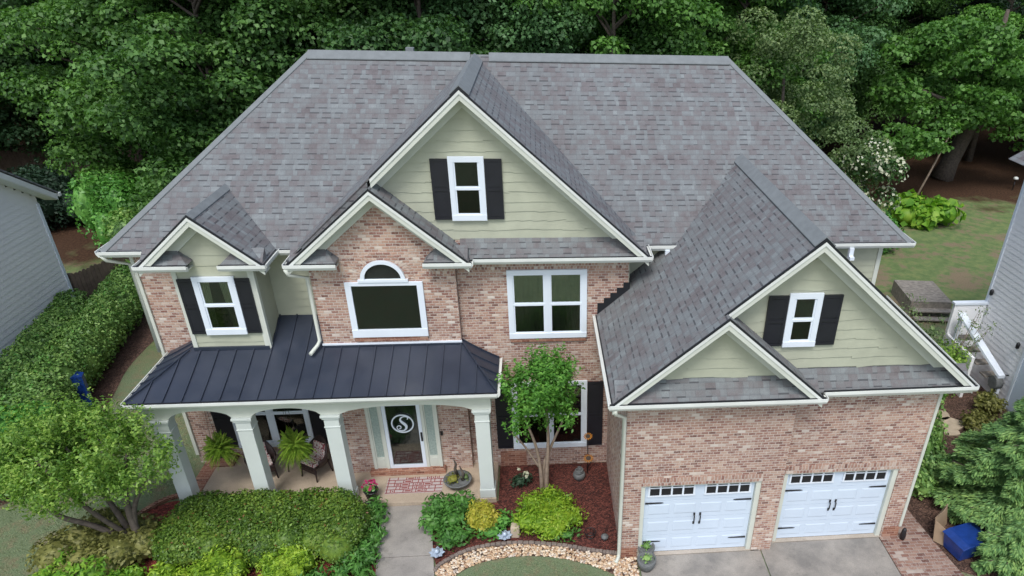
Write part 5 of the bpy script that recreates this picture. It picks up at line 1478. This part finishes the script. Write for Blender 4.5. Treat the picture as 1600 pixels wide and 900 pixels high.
def chair(loc, rz, lab):
    root = empty('wicker_chair', loc, rz, lab, 'chair', 'wicker armchairs on the porch')
    # seat and curved back wrap
    s_ = MB().box(-.27, .27, -.27, .25, .36, .42)
    P('seat', s_, 'wicker', root, bevel=.02)
    bk = MB(); n_ = 18; vs = []
    for k in range(n_ + 1):
        a = math.radians(-25 + 230 * k / n_); hgt = .62 + .40 * max(0, math.sin(a)) ** 1.5
        cx__, sy__ = math.cos(a), math.sin(a)
        vs += [(cx__ * .29, sy__ * .27, .40), (cx__ * .34, sy__ * .34, hgt), (cx__ * .38, sy__ * .38, hgt - .01), (cx__ * .32, sy__ * .31, .38)]
    fs = []
    for k in range(n_):
        o_ = 4 * k
        for qd in range(4): fs.append((o_ + qd, o_ + 4 + qd, o_ + 4 + (qd + 1) % 4, o_ + (qd + 1) % 4))
    fs += [(0, 1, 2, 3), (4 * n_ + 3, 4 * n_ + 2, 4 * n_ + 1, 4 * n_)]
    P('backrest', bk.add(vs, fs, True), 'wicker', root)
    for sx in (-1, 1):
        for sy in (-1, 1): P('leg', MB().tube([(sx * .23, sy * .22, .36), (sx * .27, sy * .27, 0.0)], [.025, .018], 8), 'wicker', root)
    P('apron', MB().box(-.26, .26, -.285, -.27, .26, .37), 'wicker', root)
    P('cushion', MB().box(-.24, .24, -.25, .20, .425, .50), MT['floral'], root, bevel=.03)
    P('back_cushion', MB().prism([(-.2, .14, .505), (.2, .14, .505), (.2, .24, .86), (-.2, .24, .86)], (0, .05, 0)), MT['floral'], root, bevel=.02)
def floral():
    m, nt, b = new_mat('floral_fabric'); geo = nt.nodes.new('ShaderNodeNewGeometry').outputs['Position']
    v = nt.nodes.new('ShaderNodeTexVoronoi'); v.inputs['Scale'].default_value = 13; nt.links.new(geo, v.inputs['Vector'])
    c = ramp(nt, v.outputs['Distance'], [(0.0, (.35, .05, .06)), (.25, (.50, .12, .13)), (.33, (.62, .52, .48)), (.6, (.66, .58, .55)), (.75, (.22, .05, .06))])
    nt.links.new(c, b.inputs['Base Color']); b.inputs['Roughness'].default_value = .9
    return m
MT['floral'] = floral()
chair((-7.72, 3.45, .15), R(-32), 'wicker armchair with pink floral cushion right of the fern')
chair((-9.05, 3.45, .15), R(28), 'wicker armchair half hidden behind the second porch column')
tb = empty('side_table', (-8.38, 3.75, .15), 0, 'small dark side table between the wicker chairs', 'table')
P('table_top', MB().lathe([(.24, 0), (.25, .015), (.24, .03)], (0, 0, .48), 20), 'wicker', tb)
for k in range(3):
    a = k * 2.09; P('leg', MB().tube([(.15 * math.cos(a), .15 * math.sin(a), .48), (.21 * math.cos(a), .21 * math.sin(a), 0)], .016, 6), 'wicker', tb)

# door mat with a red and white lattice of bars
mt_root = empty('door_mat', (0, 0, 0), 0, 'red and white patterned mat in front of the door', 'mat')
MT['matred'] = plain('mat_red', (.26, .06, .055), .9, .3, 20); MT['matwhite'] = plain('mat_white', (.46, .40, .39), .9, .15, 20)
P('border', MB().box(-5.83, -4.38, 2.48, 3.10, .152, .160), 'matwhite', mt_root)
mm = MB(); q = random.Random(3)
for r0 in range(5):
    y = 2.50 + r0 * .125; mm.box(-5.82, -4.39, y, y + .022, .160, .165)
    x = -5.80
    while x < -4.45:
        w_ = q.choice((.10, .16, .22)); mm.box(x, x + .022, y + .022, y + .125, .160, .165)
        if q.random() < .45: mm.box(x + .05, min(x + w_ - .02, -4.42), y + .05, y + .095, .160, .1645)
        x += w_
P('pattern', mm, 'matred', mt_root)

# monogram on the door
mg = empty('monogram_sign', (-5.31, 3.345, 1.74), 0, 'white round monogram sign with a script letter S hung on the door', 'sign')
ring = MB(); n_ = 40; vs = []
for k in range(n_):
    a = 2 * math.pi * k / n_
    for rr, yy in ((.285, 0), (.285, -.018), (.250, -.018), (.250, 0)): vs.append((rr * math.cos(a), yy, rr * math.sin(a)))
fs = []
for k in range(n_):
    o_, p_ = 4 * k, 4 * ((k + 1) % n_)
    for qd in range(4): fs.append((o_ + qd, o_ + (qd + 1) % 4, p_ + (qd + 1) % 4, p_ + qd))
P('ring', ring.add(vs, fs), 'white', mg)
# script letter: one flowing stroke with varying width
S_pts = [(.13, .13), (.155, .17), (.13, .205), (.07, .22), (.0, .195), (-.045, .13), (-.02, .06), (.045, -.01), (.085, -.08), (.07, -.16), (.0, -.215), (-.09, -.205), (-.145, -.15), (-.14, -.085), (-.09, -.06), (-.05, -.09), (-.06, -.14), (-.10, -.145)]
sp = smooth_poly(S_pts, 5); n_ = len(sp)
sv = []
for i, (x, z) in enumerate(sp):
    j0, j1 = sp[max(0, i - 1)], sp[min(n_ - 1, i + 1)]; d = Vector((j1[0] - j0[0], j1[1] - j0[1])).normalized(); t = i / (n_ - 1)
    w_ = .012 + .026 * math.exp(-((t - .42) / .13) ** 2)
    nx_, nz_ = -d.y * w_, d.x * w_
    sv += [(x + nx_, -.016, z + nz_), (x - nx_, -.016, z - nz_), (x - nx_, -.004, z - nz_), (x + nx_, -.004, z + nz_)]
fs = []
for i in range(n_ - 1):
    for qd in range(4): fs.append((4 * i + qd, 4 * i + (qd + 1) % 4, 4 * i + 4 + (qd + 1) % 4, 4 * i + 4 + qd))
P('letter', MB().add(sv, fs), 'white', mg)
P('bow', MB().tube([(0, -.005, .285), (-.02, -.01, .34), (.0, -.01, .37), (.02, -.01, .34), (0, -.005, .285)], .006, 5), 'iron', mg)

# potted things
fp = empty('flower_pot', (-6.1, 2.35, .15), 0, 'pot of magenta flowers beside the third porch column', 'flower pot')
P('pot', MB().lathe([(.12, 0), (.17, .26), (.19, .28), (.15, .28)], (0, 0, 0), 18), 'iron', fp)
leaves('leaves', [(0, 0, .33, .2, .2, .1)], 400, .08, LM['hedgeb'], core=.6).parent = fp
leaves('blossom', [(0, 0, .42, .19, .19, .13)], 420, .075, LM['pink'], asp=.8, shell=.7).parent = fp
pp = empty('planter_bowl', (-3.98, 2.72, .15), 0, 'wide dark bowl planter with yellow green plants and driftwood', 'planter')
P('bowl', MB().lathe([(.16, 0), (.30, .10), (.36, .2), (.37, .22), (.32, .22), (.28, .15)], (0, 0, 0), 22), 'terra', pp)
leaves('plants', [(-.12, -.05, .27, .2, .2, .12)], 420, .07, leaf_mat('olive_leaf', [(.10, .12, .02), (.22, .23, .04), (.32, .30, .06)], .2, .6), core=.7).parent = pp
leaves('plants', [(.2, .05, .25, .12, .16, .1)], 300, .07, LM['silver'], core=.6).parent = pp
P('driftwood', MB().tube([(-.02, .15, .2), (-.06, .12, .45), (-.02, .1, .62), (-.06, .08, .78)], [.05, .04, .03, .015], 7).tube([(.12, 0, .2), (.16, -.03, .4), (.08, .02, .62)], [.05, .035, .015], 7), 'bark', pp)
for i, (x, y, s_, l) in enumerate(((.60, .02, .20, 'dark round pot with trailing plant against the left garage door'), (.55, -.38, .22, 'round grey green pot with plants beside the stones'))):
    g0 = empty('garden_pot', (x, y, .035), 0, l, 'pot', 'pots at the garage corner')
    P('pot', MB().lathe([(s_ * .65, 0), (s_ * .95, s_ * .8), (s_ * 1.0, s_ * 1.45), (s_ * .86, s_ * 1.45), (s_ * .8, s_ * 1.2)], (0, 0, 0), 22), 'terra', g0)
    leaves('plants', [(0, 0, s_ * 1.5, s_ * .75, s_ * .75, s_ * (.55 if i == 0 else .3))], 420, .06, LM['hedge' if i == 0 else 'cypress'], core=.6).parent = g0
# bed ornaments
def lathe_thing(name, loc, prof, mat, lab, cat, extra=None):
    r0 = empty(name, loc, 0, lab, cat); P('body', MB().lathe(prof, (0, 0, 0), 16), mat, r0); return r0
MT['glassblue'] = plain('pale_glass', (.40, .48, .58), .12, .35, 14)
for i, (x, y, l) in enumerate(((-2.72, .80, 'pale blue glass garden ornament left of the sandstone block'), (-4.27, .35, 'silvery glass garden light at the front tip of the bed'))):
    g0 = empty('garden_ornament', (x, y, .012), 0, l, 'ornament')
    P('stake', MB().tube([(0, 0, 0), (0, 0, .1)], .02, 8), 'iron', g0)
    fl_ = MB()
    for k in range(8):
        a = k * math.pi / 4; ca, sa = math.cos(a), math.sin(a)
        fl_.add([(0, 0, .10), (ca * .13 - sa * .05, sa * .13 + ca * .05, .13), (ca * .19, sa * .19, .15), (ca * .13 + sa * .05, sa * .13 - ca * .05, .13), (0, 0, .12), (ca * .13 - sa * .05, sa * .13 + ca * .05, .14), (ca * .19, sa * .19, .155), (ca * .13 + sa * .05, sa * .13 - ca * .05, .14)],
                [(3, 2, 1, 0), (4, 5, 6, 7), (0, 1, 5, 4), (1, 2, 6, 5), (2, 3, 7, 6), (3, 0, 4, 7)])
    P('petals', fl_, 'glassblue', g0); P('globe', MB().lathe([(.01, 0), (.05, .02), (.065, .06), (.05, .10), (.01, .12)], (0, 0, .12), 14), 'glassblue', g0)
blk = MB().prism([(-.11, -.1, 0), (.1, -.11, 0), (.12, .09, 0), (-.09, .11, 0)], (0, 0, .34)).build('sandstone_block', MT['flag'], None, bevel=.025)
blk.location = (-2.47, .92, .012); tag(blk, 'upright tan sandstone block left of the lime shrub', 'stone')
bush('flowering_plant', (-2.38, 2.75, 0), [(0, 0, .17, .25, .22, .2), (.2, .1, .2, .15, .15, .15)], 'pine', .1, 400, 'small dark plant with white blooms left of the tree stems', 'plant', core=.6)
st_ = leaves('white_bloom', [(-2.2, 2.78, .38, .09, .09, .09), (-2.4, 2.95, .42, .05, .05, .05)], 700, .06, LM['white'], asp=.9); st_.name = 'blossom'; st_.parent = bpy.data.objects['flowering_plant']; st_.location = (2.38, -2.75, 0)
sf_ = empty('sunflower_stake', (-.56, 3.15, 0), 0, 'rusty metal double sunflower garden stake in the mulch bed', 'ornament')
P('stake', MB().tube([(0, 0, 0), (0, 0, 1.25)], .012, 6).tube([(0, 0, .2), (.14, 0, .5)], .01, 5), 'iron', sf_)
for (x, z, r0) in ((0, 1.28, .13), (.02, .55, .15)):
    fm = MB()
    for k in range(14):
        a = k * math.pi / 7; a1, a2 = a - .16, a + .16
        fm.prism([(x + r0 * .4 * math.cos(a1), -.02, z + r0 * .4 * math.sin(a1)), (x + r0 * .75 * math.cos(a1), -.03, z + r0 * .75 * math.sin(a1)), (x + r0 * math.cos(a), -.04, z + r0 * math.sin(a)), (x + r0 * .75 * math.cos(a2), -.03, z + r0 * .75 * math.sin(a2)), (x + r0 * .4 * math.cos(a2), -.02, z + r0 * .4 * math.sin(a2))], (0, .006, 0))
    P('petals', fm, 'orange', sf_); P('flower_centre', MB().tube([(x, -.035, z), (x, -.01, z)], r0 * .45, 14), 'bark', sf_)
gp_ = lathe_thing('hose_pot', (-.80, 2.95, .012), [(.13, 0), (.17, .12), (.15, .2), (.1, .2)], 'terra', 'small green grey pot left of the sunflower stake', 'pot')
P('plants', MB().tube([(.1 * math.cos(t * .5), .1 * math.sin(t * .5), .2 + t * .004) for t in range(30)], .018, 6), 'terra', gp_)
wf = empty('wire_basket', (-.66, .75, .012), 0, 'small dark wire basket at the front right of the mulch bed', 'basket')
P('frame', MB().tube([(.14 * math.cos(t * .314), .14 * math.sin(t * .314), .16) for t in range(21)], .01, 5).tube([(.10 * math.cos(t * .314), .10 * math.sin(t * .314), .02) for t in range(21)], .01, 5), 'iron', wf)
for k in range(8):
    a = k * .785; P('wire', MB().tube([(.10 * math.cos(a), .10 * math.sin(a), .02), (.14 * math.cos(a), .14 * math.sin(a), .16)], .006, 5), 'iron', wf)
sb_ = lathe_thing('garden_lantern', (-.32, .62, .012), [(.05, 0), (.06, .05), (.09, .08), (.09, .12), (.03, .16)], 'terra', 'small round grey lantern near the downspout', 'lantern')
for x, y, l in ((-4.55, 2.05, 'small black solar light where the walk meets the porch slab'), (-6.12, 1.95, 'small solar light beside the magenta flowers')):
    g0 = empty('solar_light', (x, y, .0), 0, l, 'light'); P('stake', MB().tube([(0, 0, 0), (0, 0, .32)], .01, 6), 'iron', g0); P('cap', MB().lathe([(.03, 0), (.06, .02), (.07, .05), (.02, .08)], (0, 0, .32), 12), 'iron', g0)
bc = lathe_thing('drain_cap', (6.98, .1, .03), [(.06, 0), (.07, .12), (.05, .3), (.03, .34)], 'iron', 'small black object at the foot of the right garage corner', 'ornament')
bc.name = 'garden_figure'

# tote and cardboard
tt_ = empty('storage_tote', (8.32, -.38, .035), R(14), 'blue plastic tote beside the paver path', 'tote')
P('body', MB().add([(-.40, -.27, 0), (.40, -.27, 0), (.40, .27, 0), (-.40, .27, 0), (-.46, -.33, .42), (.46, -.33, .42), (.46, .33, .42), (-.46, .33, .42)], [(0, 3, 2, 1), (4, 5, 6, 7), (0, 1, 5, 4), (1, 2, 6, 5), (2, 3, 7, 6), (3, 0, 4, 7)]), 'blue', tt_, bevel=.03)
P('lid', MB().prism([(-.48, -.35, .423), (.48, -.35, .423), (.48, -.35, .45), (.30, -.35, .50), (-.30, -.35, .50), (-.48, -.35, .45)], (0, .70, 0)), 'blue', tt_, bevel=.012)
cb = empty('cardboard_box', (8.05, .25, .035), R(40), 'open flattened cardboard box leaning behind the blue tote', 'box')
P('panel', MB().prism([(-.42, 0, 0), (.42, 0, 0), (.36, .12, .62), (-.36, .12, .62)], (0, .008, 0)), 'card', cb)
P('flap', MB().prism([(-.36, .128, .62), (.1, .128, .62), (-.05, .02, .92), (-.30, .02, .86)], (0, .008, 0)), 'card', cb)
P('flap', MB().prism([(-.425, 0, .0), (-.425, -.45, .0), (-.40, -.38, .40), (-.37, .1, .55)], (.008, 0, 0)), 'card', cb)

front = bpy.data.objects['front_hedge']
for nm_, mt_, dn_, L_ in (('new_shoots', 'myrtle', 16, .085), ('bronze_leaves', 'bronze', 9, .07)):
    if mt_ == 'bronze': LM['bronze'] = leaf_mat('bronze_tip', [(.10, .045, .02), (.20, .09, .035), (.28, .15, .05)], .2, .5, 0, 2)
    o = leaves(nm_, fh, dn_, L_, LM[mt_], asp=.5, shell=.97, upright=.6); o.parent = front
hedge_ = bpy.data.objects['long_hedge']
o = leaves('new_shoots', [(c[0], c[1], c[2] + .02) + tuple(c[3:]) for c in hc_long], 10, .10, LM['hedgeb'], asp=.5, shell=.97, upright=.6); o.parent = hedge_
